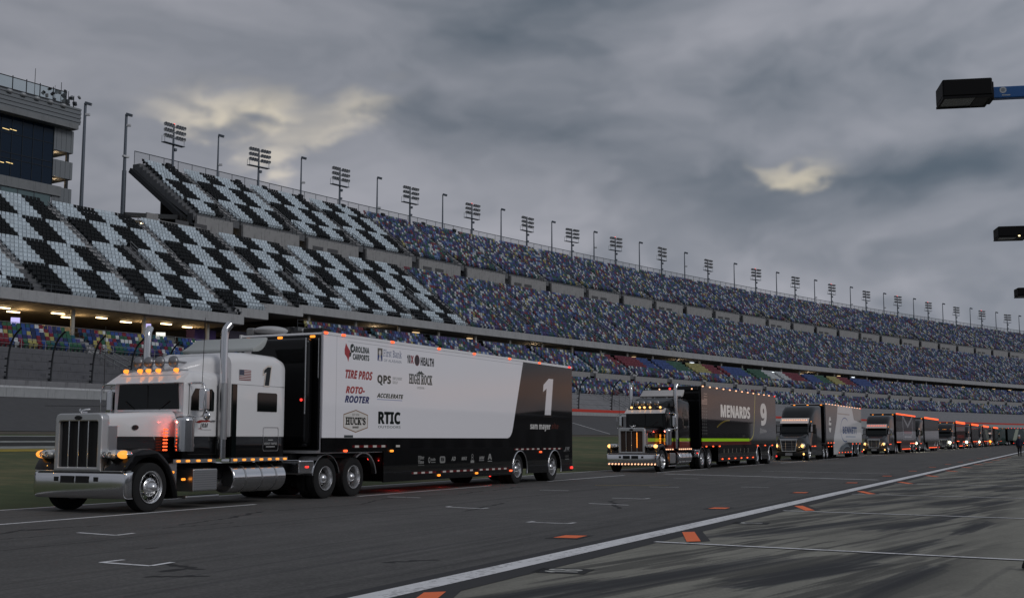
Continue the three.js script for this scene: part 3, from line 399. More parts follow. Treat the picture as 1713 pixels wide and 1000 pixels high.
// ---------------------------------------------------------------- press tower
{
  const tower = thing('press_tower', 'glass-fronted press box tower rising behind the lower deck at the picture edge', 'building');
  const U0 = -75, U1 = -19.2, W0 = 6, siding = std([0.17, 0.185, 0.2], 0.55, 0.1), trim = conc([0.21, 0.22, 0.23]), glass = phys([0.008, 0.018, 0.036], { roughness: 0.06, specularIntensity: 0.4 }), mull = std([0.015, 0.02, 0.026], 0.5, 0.3);
  const bar = (name, w0, w1, h0, h1, u0, u1, mat) => mesh(name, sweep([[w0, h0], [w1, h0], [w1, h1], [w0, h1]], u0, u1, 8, true), mat, tower);
  bar('core', -6, W0 - 0.3, 20, 41.5, U0, U1 - 0.3, std([0.02, 0.022, 0.025], 0.8));
  for (let i = 0; i < 8; i++) bar('siding_board', W0 - 1, W0 + 1.3 + (i % 2) * 0.1, 41.15 + i * 0.262, 41.15 + i * 0.262 + 0.24, U0, U1 + 2.9, siding);
  bar('soffit_panel', W0 - 1, W0 + 1.36, 40.5, 41.14, U0, U1 + 2.6, trim);
  const cols = [33.9, 35.55, 36.3, 37.95, 39.5];
  for (let u = U1; u > U0 + 3; u -= 1.46) for (const [h0, h1] of [[33.05, 35.2], [35.26, 35.9], [35.96, 38.3], [38.36, 40.5]]) { const g = mesh('window_pane', box(1.4, h1 - h0, 0.05), glass, tower); g.position.copy(stand(u - 0.73, W0 - 0.05, (h0 + h1) / 2)); g.rotation.set((rnd() - 0.5) * 0.006, standTurn(u - 0.73) + (rnd() - 0.5) * 0.008, 0); }
  for (let u = U1; u > U0 + 3; u -= 1.46) { const m = mesh('mullion', box(0.06, 7.5, 0.12), mull, tower); m.position.copy(stand(u, W0 - 0.02, 36.8)); m.rotation.y = standTurn(u); }
  for (const h of [33.02, 35.23, 35.93, 38.33]) bar('transom', W0 - 0.1, W0 + 0.03, h - 0.03, h + 0.03, U0, U1, mull);
  bar('sill_band', W0 - 1, W0 + 0.35, 31.75, 32.98, U0, U1 + 1.2, trim);
  const rail = phys([0.1, 0.15, 0.16], { roughness: 0.1, specularIntensity: 0.8 });
  for (let u = U1 - 0.2; u > U0 + 3; u -= 2.3) { const g = mesh('box_window', box(2.2, 1.9, 0.06), rail, tower); g.position.copy(stand(u - 1.1, W0 + 0.1, 30.75)); g.rotation.y = standTurn(u - 1.1); const m = mesh('mullion', box(0.08, 2.1, 0.12), steel, tower); m.position.copy(stand(u, W0 + 0.12, 30.75)); m.rotation.y = standTurn(u); }
  bar('base_wall', W0 - 1, W0 + 0.3, 26, 29.75, U0, U1 + 1, trim);
  // stair bays at the corner: ribbed panels with open landings between
  const bay = (h0, h1) => { for (let i = 0; i < 8; i++) { const p = mesh('ribbed_panel', box(0.34, h1 - h0, 0.09), siding, tower); p.position.copy(stand(U1 + 0.2 + i * 0.355, W0 + 0.05 + (i % 2) * 0.03, (h0 + h1) / 2)); p.rotation.y = standTurn(U1); } bar('landing_slab', W0 - 4, W0, h0, h0 + 0.25, U1 + 0.05, U1 + 2.9, trim); };
  bay(37.6, 40.45); bay(34.2, 36.4); bay(30.6, 32.95);
  for (const [h0, h1] of [[36.4, 37.6], [32.95, 34.2]]) { bar('stair_post', W0 - 0.4, W0 - 0.1, h0, h1, U1 + 2.1, U1 + 2.45, darkSteel); const l = mesh('landing_lamp', box(0.16, 0.08, 0.16), warmLamp, tower); l.position.copy(stand(U1 + 0.5, W0 - 1, h1 - 0.1)); const pl = new THREE.PointLight(new THREE.Color(1, 0.7, 0.4), 1.6, 0, 2); pl.position.copy(stand(U1 + 1.2, W0 - 1.2, h1 - 0.35)); scene.add(pl); }
  // roof deck: glass rail, lamps hung below it, aerials
  const roofRail = phys([0.62, 0.7, 0.72], { roughness: 0.05, transmission: 0.9, thickness: 0, side: THREE.DoubleSide });
  mesh('roof_rail_glass', sweep([[W0 + 0.9, 43.6], [W0 + 0.9, 45.0]], U0, U1 + 1.0, 8), roofRail, tower); bar('roof_handrail', W0 + 0.84, W0 + 0.96, 45.0, 45.08, U0, U1 + 1.0, darkSteel); bar('roof_edge', W0 - 2, W0 + 1.1, 43.25, 43.55, U0, U1 + 1.4, darkSteel);
  for (let u = U1 + 0.9; u > U0 + 3; u -= 1.9) { const p = mesh('rail_post', box(0.09, 1.9, 0.09), darkSteel, tower); p.position.copy(stand(u, W0 + 0.92, 44.3)); const d = mesh('flood_lamp', new THREE.SphereGeometry(0.42, 12, 8).scale(1, 0.7, 1), std([0.32, 0.33, 0.34], 0.4, 0.2), tower); d.position.copy(stand(u - 0.7, W0 + 1.35, 43.05)); }
  for (const [u, h, r] of [[-22.5, 3.6, 0.045], [-18.7, 2.8, 0.05], [-17.6, 1.9, 0.05], [-19.6, 2.2, 0.03], [-16.8, 1.5, 0.07]]) { const a = mesh('aerial', cyl(r, r * 0.7, h, 6), darkSteel, tower); a.position.copy(stand(u, W0 + 0.4, 43.5 + h / 2)); }
  for (let i = 0; i < 14; i++) { const a = mesh('roof_equipment', new RoundedBoxGeometry(0.25 + rnd() * 0.35, 0.2 + rnd() * 0.4, 0.3, 1, 0.05), pick([steel, darkSteel, galv]), tower); a.position.copy(stand(-21.5 + i * 0.4, W0 + 0.4 + rnd() * 0.6, 43.7 + rnd() * 1.2)); a.rotation.set(rnd(), rnd() * 3, rnd() * 0.5); }
  bar('equipment_mast', W0 + 0.5, W0 + 0.7, 43.3, 45.4, U1 + 0.8, U1 + 1.0, darkSteel);
  const lit = glow([1, 0.72, 0.3], 1.3); for (const [u, h] of [[-25.9, 38.75], [-24.9, 38.85], [-26.4, 34.6], [-25.2, 34.7]]) { const l = mesh('room_lamp', box(0.9, 0.07, 0.03), lit, tower); l.position.copy(stand(u, W0 + 0.02, h)); l.rotation.set(0, standTurn(u), -0.06); }
}
// ---------------------------------------------------------------- floodlights on the rim
{
  const lampShell = new THREE.LatheGeometry([[0, 0.26], [0.1, 0.25], [0.25, 0.16], [0.33, 0], [0.3, 0]].map(([r, y]) => new THREE.Vector2(r, y)), 10).rotateX(-Math.PI / 2 + 0.55), poleMat = std([0.12, 0.14, 0.17], 0.6, 0.4), shellMat = std([0.55, 0.56, 0.58], 0.5), lensMat = std([0.05, 0.055, 0.06], 0.2), beacon = glow([1, 0.06, 0.04], 2.4);
  const headBox = merged([rspan(-0.28, 0.28, -0.2, 0.2, -0.1, 0.75, 0.06)]), poleGeo = (h, r) => cyl(r, r * 0.62, h, 10).translate(0, h / 2, 0);
  const THIN = [-9.5, -2.7, 13.5, 31.1, 49.6, 67.7, 85.8, 103.2, 119, 137.5, 157.6, 181.7, 204.1, 225.8, 247.6, 269.1, 289.4, 310.2, 330.6, 350.4, 368.9], RACK = [5, 21.8, 40.2, 58.4, 76.5, 94.4, 110.5, 127.5, 147.1, 168.6, 192.8, 214.4, 235.8, 257.4, 278.3, 299.5, 319.8, 339.2, 359.3];
  const pg = poleGeo(7.4, 0.16), pgl = poleGeo(20.5, 0.3), rg = poleGeo(6.9, 0.2);
  THIN.forEach((u, i) => {
    const o = thing('light_pole', `slim light pole with one lamp head on the stand's rim, ${ORD[i]} from the press tower`, 'light pole', 'single-lamp poles along the rim'), tall = i < 2;
    o.position.copy(stand(u, -0.2 + (tall ? -0.9 : 0), tall ? 26.5 : 39.9)); o.rotation.y = standTurn(u);
    mesh('pole', tall ? pgl : pg, poleMat, o); const y = tall ? 20.5 : 7.4;
    const h = mesh('lamp_head', headBox, poleMat, o); h.position.set(0, y, 0.1); h.rotation.set(0.35, 0.7, 0); const l = mesh('lens', box(0.5, 0.34, 0.03, 0, 0, 0.77), lensMat, h);
    if (i < 3 || rnd() < 0.4) { const c = mesh('camera_box', rspan(-0.18, 0.18, -0.16, 0.16, -0.1, 0.5, 0.05), shellMat, o); c.position.set(0.1, tall ? y - 1.6 : 2.0 + rnd() * 2, 0.15); c.rotation.y = 0.6; }
    if (i === 1) { mesh('pole_sleeve', cyl(0.36, 0.3, 12.4, 12).translate(0, 6.2, 0), poleMat, o); const c = mesh('camera_box', rspan(-0.5, 0.5, -0.14, 0.14, -0.2, 0.2, 0.05), shellMat, o); c.position.set(0, 14.4, 0.2); }
  });
  RACK.forEach((u, i) => {
    const o = thing('floodlight_rack', `floodlight rack of three lamp rows on the stand's rim, ${ORD[i]} from the press tower`, 'floodlight', 'floodlight racks along the rim');
    o.position.copy(stand(u, -0.2, 39.9)); o.rotation.y = standTurn(u) - 0.05 + (rnd() - 0.5) * 0.24; o.scale.y = 0.96 + 0.08 * rnd();
    mesh('pole', rg, poleMat, o);
    for (let r = 0; r < 3; r++) {
      const arm = mesh('crossarm', box(3.6 - (r === 2 ? 0.4 : 0), 0.1, 0.12), poleMat, o); arm.position.set(0, 6.7 - r * 0.82, 0.12);
      for (let k = 0; k < 8; k++) { const l = mesh('lamp', lampShell, shellMat, o); l.position.set((k < 4 ? -1.82 : -1.42) + k * 0.46, 6.78 - r * 0.82, 0.3); }
    }
    const cat = mesh('catwalk', box(3.9, 0.09, 0.75), poleMat, o); cat.position.set(-0.2, 4.1, 0.2);
    const cr = mesh('catwalk_rail', merged([rod(V(-2.1, 4.1, 0.5), V(-2.1, 5.1, 0.5), 0.03), rod(V(1.6, 4.1, 0.5), V(1.6, 4.9, 0.5), 0.03), rod(V(-2.1, 5.05, 0.5), V(-0.6, 5.05, 0.5), 0.025), rod(V(-2.1, 5.1, -0.1), V(-2.1, 4.1, -0.1), 0.03)]), poleMat, o);
    const j = mesh('junction_box', rspan(0.05, 0.45, 3.2, 3.6, -0.1, 0.35, 0.05), poleMat, o); if (i > 1) { const k2 = mesh('junction_box', rspan(0.0, 0.4, 1.9, 2.2, -0.1, 0.3, 0.05), poleMat, o); }
    if ([0, 4, 7, 10, 12, 14, 15, 17].includes(i)) { const b = mesh('beacon_light', new THREE.SphereGeometry(0.15, 10, 8), beacon, o); b.position.set(0, 7.1, 0); }
  });
  // small speakers standing on the rim between the poles
  [3.2, 16.5, 22, 30, 40, 50, 61, 70].forEach((u, i) => { const o = thing('rim_speaker', `small dark loudspeaker on the rim fence, ${ORD[i]} counted from the press tower`, 'loudspeaker', 'loudspeakers on the rim fence'); o.position.copy(stand(u + 0.8, -0.1, 39.95)); o.rotation.y = standTurn(u) + 0.3; mesh('cabinet', rspan(-0.5, 0.5, 0.55, 1.15, -0.2, 0.3, 0.05).rotateX(0.15), darkSteel, o); mesh('bracket', box(0.12, 0.6, 0.12, 0, 0.3, 0), darkSteel, o); });
}
// ---------------------------------------------------------------- hauler parts
const chrome = std([0.72, 0.72, 0.73], 0.14, 1), dullChrome = std([0.5, 0.5, 0.5], 0.3, 1), rubberMat = std([0.007, 0.007, 0.0075], 0.9), blackPlastic = std([0.006, 0.006, 0.0065], 0.6), frameMat = std([0.003, 0.003, 0.0035], 0.8), darkGlass = phys([0.003, 0.005, 0.005], { roughness: 0.05, specularIntensity: 0.8 }), clearLens = phys([0.62, 0.62, 0.6], { roughness: 0.15, metalness: 0.35, clearcoat: 1 });
const alloy = std([0.7, 0.7, 0.71], 0.26, 0.85), satin = std([0.6, 0.6, 0.6], 0.34, 0.8);
const paint = (c, rough = 0.32) => phys(c, { roughness: rough + 0.15, specularIntensity: 0.15, clearcoat: c[0] > 0.3 ? 0.9 : 0.55, clearcoatRoughness: 0.03 });
const WHITE = paint([0.76, 0.75, 0.76]), BLACK = paint([0.002, 0.002, 0.0025], 0.3), LIME = paint([0.38, 0.58, 0.02]), MAROON = paint([0.16, 0.02, 0.012]);
const amber = glow([1, 0.3, 0.03], 1.6), amberSoft = glow([1, 0.36, 0.05], 1.2), redLamp = glow([1, 0.04, 0.03], 1.7), orangeRed = glow([1, 0.11, 0.03], 1.9), whiteLamp = glow([1, 0.95, 0.66], 5), warmHead = glow([1, 0.5, 0.14], 2.6), paleLamp = glow([1, 0.5, 0.28], 1.9);
const lathe = (pts, n = 28) => new THREE.LatheGeometry(pts.map(([r, y]) => new THREE.Vector2(r, y)), n).rotateX(Math.PI / 2);   // axis along z, y of the profile = outward
const tyreGeo = (w) => { const h = w / 2, t = []; t.push([0.29, -h * 0.8], [0.36, -h], [0.46, -h * 0.96], [0.495, -h * 0.8]); for (let i = 0; i < 5; i++) { const y = lerp(-0.7, 0.7, i / 4) * h; t.push([0.5, y - h * 0.1], [0.485, y - h * 0.05], [0.485, y + h * 0.05], [0.5, y + h * 0.1]); } t.push([0.495, h * 0.8], [0.46, h * 0.96], [0.36, h], [0.29, h * 0.8], [0.28, 0], [0.29, -h * 0.8]); return lathe(t, 36); };
const holed = (R, r, n, rh, d) => { const s = new THREE.Shape(); s.absarc(0, 0, R, 0, 7); for (let i = 0; i < n; i++) { const h = new THREE.Path(), a = i / n * Math.PI * 2; h.absarc(Math.cos(a) * r, Math.sin(a) * r, rh, 0, Math.PI * 2, true); s.holes.push(h); } return extr(s, d, 0, 18); };
const W = {
  steer: { tyre: tyreGeo(0.29), rim: merged([lathe([[0.32, 0.12], [0.335, 0.15], [0.32, 0.165], [0.3, 0.12], [0.27, 0.09]]), holed(0.285, 0.225, 10, 0.03, 0.02).translate(0, 0, 0.1), lathe([[0.19, 0.121], [0.165, 0.14], [0.14, 0.15], [0.1, 0.15]], 28)]), hub: merged([lathe([[0.14, 0.1], [0.135, 0.16], [0.1, 0.2], [0.085, 0.25], [0.04, 0.275], [0, 0.28]], 20), ...Array.from({ length: 10 }, (_, i) => cyl(0.02, 0.012, 0.06, 6, 'z').translate(Math.cos(i * 0.628) * 0.165, Math.sin(i * 0.628) * 0.165, 0.13))]) },
  drive: { tyre: merged([tyreGeo(0.27).translate(0, 0, 0.15), tyreGeo(0.27).translate(0, 0, -0.15)]), rim: merged([lathe([[0.3, 0.24], [0.305, 0.285], [0.285, 0.29], [0.262, 0.2], [0.255, 0.08]]), holed(0.26, 0.2, 10, 0.028, 0.02).translate(0, 0, 0.06)]), hub: merged([lathe([[0.13, 0.07], [0.125, 0.2], [0.09, 0.25], [0.05, 0.28], [0, 0.285]], 20), ...Array.from({ length: 10 }, (_, i) => cyl(0.018, 0.012, 0.07, 6, 'z').translate(Math.cos(i * 0.628) * 0.16, Math.sin(i * 0.628) * 0.16, 0.1))]) },
};
function wheel(kind, x, z, side, parent) { const m = mesh('wheel', W[kind].tyre, rubberMat, parent); m.position.set(x, 0.5, z); if (side < 0) m.rotation.y = Math.PI; m.rotateZ(rnd() * 3); mesh('rim', W[kind].rim, alloy, m); mesh('hub', W[kind].hub, alloy, m); return m; }
const at = (m, x, y, z, ry = 0) => { m.position.set(x, y, z); m.rotation.y = ry; return m; };
const lampBar = rspan(-0.055, 0.055, -0.025, 0.025, -0.02, 0.02, 0.015, 1), lampRound = new THREE.SphereGeometry(0.035, 10, 8), bullet = new THREE.CapsuleGeometry(0.045, 0.07, 4, 10).rotateZ(Math.PI / 2);
const arcBand = (r0, r1, a0, a1, z0, z1, bevel = 0.02) => { const s = new THREE.Shape(); s.absarc(0, 0, r1, a0, a1, false); s.absarc(0, 0, r0, a1, a0, true); return extr(s, z1 - z0, bevel, 20).translate(0, 0, z0); };
function placeHauler(o, s, t = -18.35, turn = LANE_TURN) { o.position.copy(lane(s, t)); o.rotation.y = turn; return o; }
const textFit = (g, P, str, x0, x1, y1, y0, font, col, cap = 73) => { g.save(); g.font = font.replace('*', '100px'); const w = g.measureText(str).width, [a, b] = P(x0, y0), [c, d] = P(x1, y1); g.translate(a, b); g.scale((c - a) / w, (b - d) / cap); g.fillStyle = col; g.fillText(str, 0, 0); if (font.includes('bold')) { g.strokeStyle = col; g.lineWidth = 6; g.lineJoin = 'round'; g.strokeText(str, 0, 0); } g.restore(); };
function decal(w, h, W0, H0, draw) { const tx = canvasTex(W0, H0, draw); return [new THREE.PlaneGeometry(w, h), std(0xffffff, 0.4, 0, { map: tx, transparent: true })]; }
const ONE = [[0.30, 0], [0.78, 0], [0.98, 1], [0.62, 1], [0.22, 0.82], [0.18, 0.62], [0.46, 0.72]];    // a slanted racing 1
const poly2 = (g, pts, fill, stroke, lw) => { g.beginPath(); pts.forEach(([x, y], i) => (i ? g.lineTo(x, y) : g.moveTo(x, y))); g.closePath(); if (stroke) { g.strokeStyle = stroke; g.lineWidth = lw; g.lineJoin = 'miter'; g.stroke(); } if (fill) { g.fillStyle = fill; g.fill(); } };

// ---------------------------------------------------------------- long-nosed tractor
function longNose(label, C) {
  const o = thing('semi_tractor', label, 'truck'), sp = 1.53;
  // running gear
  mesh('chassis', merged([span(0.2, 9.1, 0.62, 0.9, -0.5, -0.36), span(0.2, 9.1, 0.62, 0.9, 0.36, 0.5), span(0.3, 3.2, 0.55, 1.1, -0.45, 0.45), span(6.2, 9.0, 0.5, 0.75, -0.3, 0.3), span(0.68, 0.82, 0.4, 0.55, -0.9, 0.9), span(6.9, 7.2, 0.35, 0.65, -0.9, 0.9), span(8.2, 8.5, 0.35, 0.65, -0.9, 0.9), rspan(6.6, 8.1, 0.95, 1.12, -0.5, 0.5, 0.05)]), frameMat, o);
  for (const e of [1, -1]) { wheel('steer', 0.84, e * 1.04, e, o); wheel('drive', 7.12, e * 0.93, e, o); wheel('drive', 8.42, e * 0.93, e, o); }
  // bumper
  const bp = [[0.22, 1.25], [0.09, 1.248], [0.05, 1.235], [0.03, 1.2], [0.018, 1.12], [0.012, 0.9], [0.004, 0.45], [0, 0], [0.004, -0.45], [0.012, -0.9], [0.018, -1.12], [0.03, -1.2], [0.05, -1.235], [0.09, -1.248], [0.22, -1.25]], bpos = [], bidx = [], bl = [[0.29, 0.07], [0.31, 0.035], [0.36, 0.016], [0.45, 0.005], [0.56, 0], [0.68, 0.003], [0.77, 0.012], [0.805, 0.025], [0.82, 0.06]];
  for (const [h, d] of bl) for (const [x, z] of bp) bpos.push(x + d, h, z * (1 - d * 0.3));
  for (let j = 0; j + 1 < bl.length; j++) for (let i = 0; i + 1 < bp.length; i++) { const q = j * bp.length + i, w = q + bp.length; bidx.push(q, q + 1, w, q + 1, w + 1, w); }
  const bgeo = new THREE.BufferGeometry(); bgeo.setAttribute('position', new THREE.Float32BufferAttribute(bpos, 3)); bgeo.setAttribute('uv', new THREE.Float32BufferAttribute(new Array(bpos.length / 3 * 2).fill(0), 2)); bgeo.setIndex(bidx); bgeo.computeVertexNormals();
  const bumper = mesh('bumper', bgeo, chrome, o); mesh('bumper_back', span(0.1, 0.2, 0.31, 0.8, -1.2, 1.2), frameMat, bumper);
  mesh('plate', span(-0.03, -0.004, 0.6, 0.74, -0.42, -0.1), blackPlastic, bumper); mesh('plate', span(-0.02, -0.004, 0.6, 0.74, -0.02, 0.3), C.plate ?? blackPlastic, bumper);
  for (const z of [-0.62, 0.45]) mesh('tow_pin', span(-0.008, 0.02, 0.63, 0.72, z, z + 0.1), blackPlastic, bumper);
  mesh('bumper_cap', rspan(0.0, 0.3, 0.825, 0.85, -1.16, 1.16, 0.01), dullChrome, bumper);
  if (C.bumperLamps) for (let i = 0; i < 15; i++) at(mesh('bumper_light', lampRound, paleLamp, bumper), 0.0, 0.36, -1.1 + i * 0.157);
  // radiator shell
  const sh = new THREE.Shape(), rr = (s, x0, x1, y0, y1, r) => { s.moveTo(x0, y0); s.lineTo(x1, y0); s.lineTo(x1, y1 - r); s.quadraticCurveTo(x1, y1, x1 - r, y1); s.lineTo(x0 + r, y1); s.quadraticCurveTo(x0, y1, x0, y1 - r); s.closePath(); return s; };
  rr(sh, -0.63, 0.63, 0.84, 2.0, 0.14); sh.holes.push(rr(new THREE.Path(), -0.52, 0.52, 0.92, 1.84, 0.05));
  const shell = mesh('radiator_shell', toCreasedNormals(extr(sh, 0.22, 0.025).rotateY(-Math.PI / 2).translate(0.2, 0, 0), 0.2), satin, o);
  mesh('grille_mesh', span(0.08, 0.12, 0.9, 1.85, -0.53, 0.53), C.grille ?? blackPlastic, shell);
  for (const z of [-0.26, 0, 0.26]) mesh('grille_bar', rspan(-0.01, 0.05, 0.9, 1.86, z - 0.016, z + 0.016, 0.012), chrome, shell);
  mesh('badge', cyl(0.07, 0.07, 0.02, 20, 'x').scale(1, 0.62, 1.3).translate(-0.03, 1.91, 0), blackPlastic, shell);
  if (C.grilleLamp) { for (let i = 0; i < 16; i++) at(mesh('grille_light', lampRound, amber, shell), 0.0, 1.12 + i * 0.043, 0.26).scale.setScalar(0.62); }
  mesh('hood_ornament', merged([rspan(0.02, 0.2, 2.0, 2.04, -0.03, 0.03, 0.015), tube([V(0.02, 2.03, 0), V(0.06, 2.07, 0.05), V(0.16, 2.09, 0.13)], 0.016, 8, 6), tube([V(0.02, 2.03, 0), V(0.06, 2.07, -0.05), V(0.16, 2.09, -0.13)], 0.016, 8, 6)]), chrome, o);
  // hood
  const hoodS = (y0, f) => [[0.18, 0.62, 1.99], [0.5, 0.64, 2.01], [1.2, 0.68, 2.05], [1.98, 0.78, 2.08]].map(([x, hw, y1]) => f(x, hw, y1));
  const hood = mesh('hood', loft(hoodS(0, (x, hw, y1) => ({ x, hw, y0: sp, y1, rt: 0.13, rb: 0.004 })), 6), C.upper, o);
  mesh('hood_side', loft(hoodS(0, (x, hw) => ({ x, hw: hw - 0.001, y0: 1.02, y1: sp - 0.001, rt: 0.004, rb: 0.02 })), 2), C.lower, o);
  if (C.band) mesh('hood_band', loft(hoodS(0, (x, hw) => ({ x, hw: hw + 0.006, y0: sp - 0.16, y1: sp, rt: 0.002, rb: 0.002 })), 1), C.band, o);
  for (const e of [1, -1]) { mesh('emblem', cyl(0.075, 0.075, 0.015, 20, 'z').scale(1.2, 0.68, 1).translate(0.88, 1.72, e * 0.682), blackPlastic, hood); mesh('hood_vent', rspan(0.16, 0.42, 1.1, 1.75, e * 0.62 - 0.02, e * 0.62 + 0.02, 0.015), dullChrome, hood); }
  // fenders, headlamps
  for (const e of [1, -1]) {
    const fs = new THREE.Shape(); fs.moveTo(0.02, 0.86); fs.quadraticCurveTo(0.1, 1.14, 0.4, 1.24); fs.quadraticCurveTo(0.72, 1.34, 1.02, 1.22); fs.quadraticCurveTo(1.4, 1.02, 1.58, 0.6); fs.lineTo(1.66, 0.24); fs.lineTo(1.5, 0.24); fs.quadraticCurveTo(1.32, 0.88, 1.02, 1.04); fs.absarc(0.75, 0.5, 0.6, 1.1, 2.5, false); fs.lineTo(0.14, 0.84); fs.closePath();
    const f = mesh('front_fender', toCreasedNormals(extr(fs, 0.56, 0.05, 14).translate(0, 0, e > 0 ? 0.66 : -1.22), 0.7), C.fender ?? C.lower, o);
    const hl = mesh('headlight_pod', new THREE.SphereGeometry(1, 20, 14).scale(0.22, 0.105, 0.3).translate(0.2, 1.17, e * 0.92), chrome, o);
    mesh('headlight_lens', new THREE.SphereGeometry(1, 18, 12).scale(0.2, 0.095, 0.19).translate(0.12, 1.17, e * 0.86), clearLens, hl); for (const z of [0.78, 0.92]) at(mesh('headlight_reflector', new THREE.TorusGeometry(0.05, 0.012, 8, 18).rotateY(Math.PI / 2), dullChrome, hl), -0.07, 1.17, e * z);
    mesh('turn_signal_light', new THREE.SphereGeometry(1, 16, 10).scale(0.15, 0.082, 0.095).translate(0.12, 1.17, e * 1.1), C.head ?? amberSoft, hl);
    const pl = new THREE.PointLight(new THREE.Color(1, 0.5, 0.12), 0.06); pl.position.set(-0.2, 1.17, e * 1.16); o.add(pl);
  }
  // cab
  const cabS = (y0, y1, hw, rt) => [{ x: 2.0, hw: hw - 0.03, y0, y1: y1 - 0.1, rt }, { x: 2.12, hw, y0, y1: y1 - 0.02, rt }, { x: 2.6, hw, y0, y1, rt }, { x: 3.42, hw, y0, y1, rt }];
  const cab = mesh('cab', loft(cabS(sp, 2.98, 1.0, 0.22), 6), C.upper, o);
  mesh('cab_lower', loft(cabS(1.04, sp - 0.001, 0.999, 0.003), 2), C.lower, o);
  if (C.band) mesh('cab_band', loft(cabS(sp - 0.16, sp, 1.006, 0.002).map((q) => ({ ...q, y1: sp })), 1), C.band, o);
  for (const e of [1, -1]) {
    const ws = mesh('windshield', extr(poly([[0.02, 2.12], [0.86, 2.12], [0.82, 2.67], [0.02, 2.67]].map(([z, y]) => [e * z, y])), 0.03).rotateY(-Math.PI / 2).translate(2.0, 0, 0), darkGlass, cab);
    mesh('wiper', rod(V(1.96, 2.12, e * 0.35), V(1.955, 2.3, e * 0.62), 0.012), blackPlastic, cab);
    const win = mesh('door_window', extr(poly([[2.2, 2.1], [2.96, 2.1], [2.96, 2.5], [2.88, 2.58], [2.34, 2.58], [2.22, 2.4]]), 0.02).translate(0, 0, e > 0 ? 1.0 : -1.02), darkGlass, cab);
    mesh('door_seam', merged([rod(V(2.14, 1.15, e * 1.003), V(2.14, 2.66, e * 1.003), 0.008), rod(V(3.08, 1.15, e * 1.003), V(3.08, 2.66, e * 1.003), 0.008), rod(V(2.14, 1.15, e * 1.003), V(3.08, 1.15, e * 1.003), 0.008)]), blackPlastic, cab);
    mesh('door_handle', rspan(2.85, 3.02, 1.86, 1.9, e * 1.01 - 0.02, e * 1.01 + 0.02, 0.015), chrome, cab);
    // mirrors on a bent arm
    const mir = mesh('mirror', rspan(2.16, 2.36, 2.06, 2.58, e * 1.32 - 0.1, e * 1.32 + 0.1, 0.07, 3), chrome, o); mesh('mirror_glass', span(2.36, 2.37, 2.1, 2.54, e * 1.32 - 0.08, e * 1.32 + 0.08), darkGlass, mir);
    mesh('mirror_arm', merged([tube([V(2.1, 2.68, e * 0.98), V(2.12, 2.7, e * 1.2), V(2.1, 2.66, e * 1.42), V(2.08, 2.3, e * 1.46), V(2.1, 1.98, e * 1.42), V(2.12, 2.0, e * 1.0)], 0.016, 30, 6), tube([V(2.14, 2.68, e * 1.0), V(2.24, 2.66, e * 1.32), V(2.26, 2.56, e * 1.32)], 0.016, 12, 6)]), chrome, mir);
    if (e > 0) at(mesh('spot_mirror', new THREE.SphereGeometry(0.1, 14, 10).scale(0.5, 1, 1), chrome, mir), 2.3, 1.98, 1.36);
    // air cleaner and lamp column
    const ac = mesh('air_cleaner', merged([cyl(0.21, 0.21, 0.66, 24).translate(0, 0, 0), lathe([[0.21, 0], [0.2, 0.06], [0.1, 0.1], [0, 0.1]], 24).rotateX(-Math.PI / 2).translate(0, 0.33, 0), cyl(0.225, 0.225, 0.06, 24).translate(0, -0.2, 0), cyl(0.225, 0.225, 0.05, 24).translate(0, 0.3, 0)]), chrome, o); at(ac, 1.96, 1.55, e * 1.06);
    for (let k = 0; k < 2; k++) for (let i = 0; i < 7; i++) { const l = mesh('cowl_light', lampRound, C.cowl ?? orangeRed, o); at(l, 1.66 + 0.001 * i - k * 0.07, 1.25 + i * 0.072, e * (0.83 + k * 0.001)); l.scale.set(0.9, 0.55, 0.9); }
    const gl = new THREE.PointLight(new THREE.Color(1, 0.08, 0.05), C.cowlGlow ?? 0.1); gl.position.set(1.72, 1.84, e * 1.0); o.add(gl);
    // exhaust
    const st = mesh('exhaust_stack', tube([V(3.14, 1.05, e * 1.12), V(3.14, 2.4, e * 1.12), V(3.14, 3.78, e * 1.12), V(3.16, 3.93, e * 1.13), V(3.26, 4.06, e * 1.17)], 0.086, 40, 16), chrome, o); mesh('heat_shield', new THREE.CylinderGeometry(0.1, 0.1, 1.25, 18, 1, false).translate(3.14, 2.1, e * 1.12), dullChrome, st);
    mesh('step_box', rspan(2.22, 3.02, 0.36, 0.84, e * 0.82 - 0.3, e * 0.82 + 0.3, 0.03), dullChrome, o); for (let i = 0; i < 9; i++) mesh('step_tread', span(2.24, 3.0, 0.4 + i * 0.048, 0.415 + i * 0.048, e * 1.12 - 0.01, e * 1.12 + 0.012), galv, o);
    mesh('side_step', rspan(2.0, 3.1, 0.22, 0.27, e * 0.98 - 0.14, e * 0.98 + 0.14, 0.02), dullChrome, o);
    mesh('bracket_panel', extr(poly([[1.66, 0.95], [1.9, 1.06], [1.9, 0.4], [1.72, 0.36]]), 0.03).translate(0, 0, e > 0 ? 0.9 : -0.93), dullChrome, o);
    mesh('trim_strip', merged([span(1.66, 3.05, 0.97, 1.05, e * 1.02 - 0.02, e * 1.02 + 0.02), span(3.44, 5.6, 0.97, 1.06, e * 1.12 - 0.02, e * 1.12 + 0.02)]), dullChrome, o);
    for (const x of [1.82, 2.12, 2.46, 2.84, 3.6, 3.92, 4.24, 4.56, 4.88, 5.18, 5.48]) at(mesh('trim_light', lampBar, C.trim ?? amberSoft, o), x, 1.012, e * (x < 3.2 ? 1.045 : 1.145));
    for (const [x, y] of [[1.74, 0.78], [1.7, 0.56], [2.1, 0.62]]) at(mesh('bracket_light', lampBar, amber, o), x, y, e * 0.95);
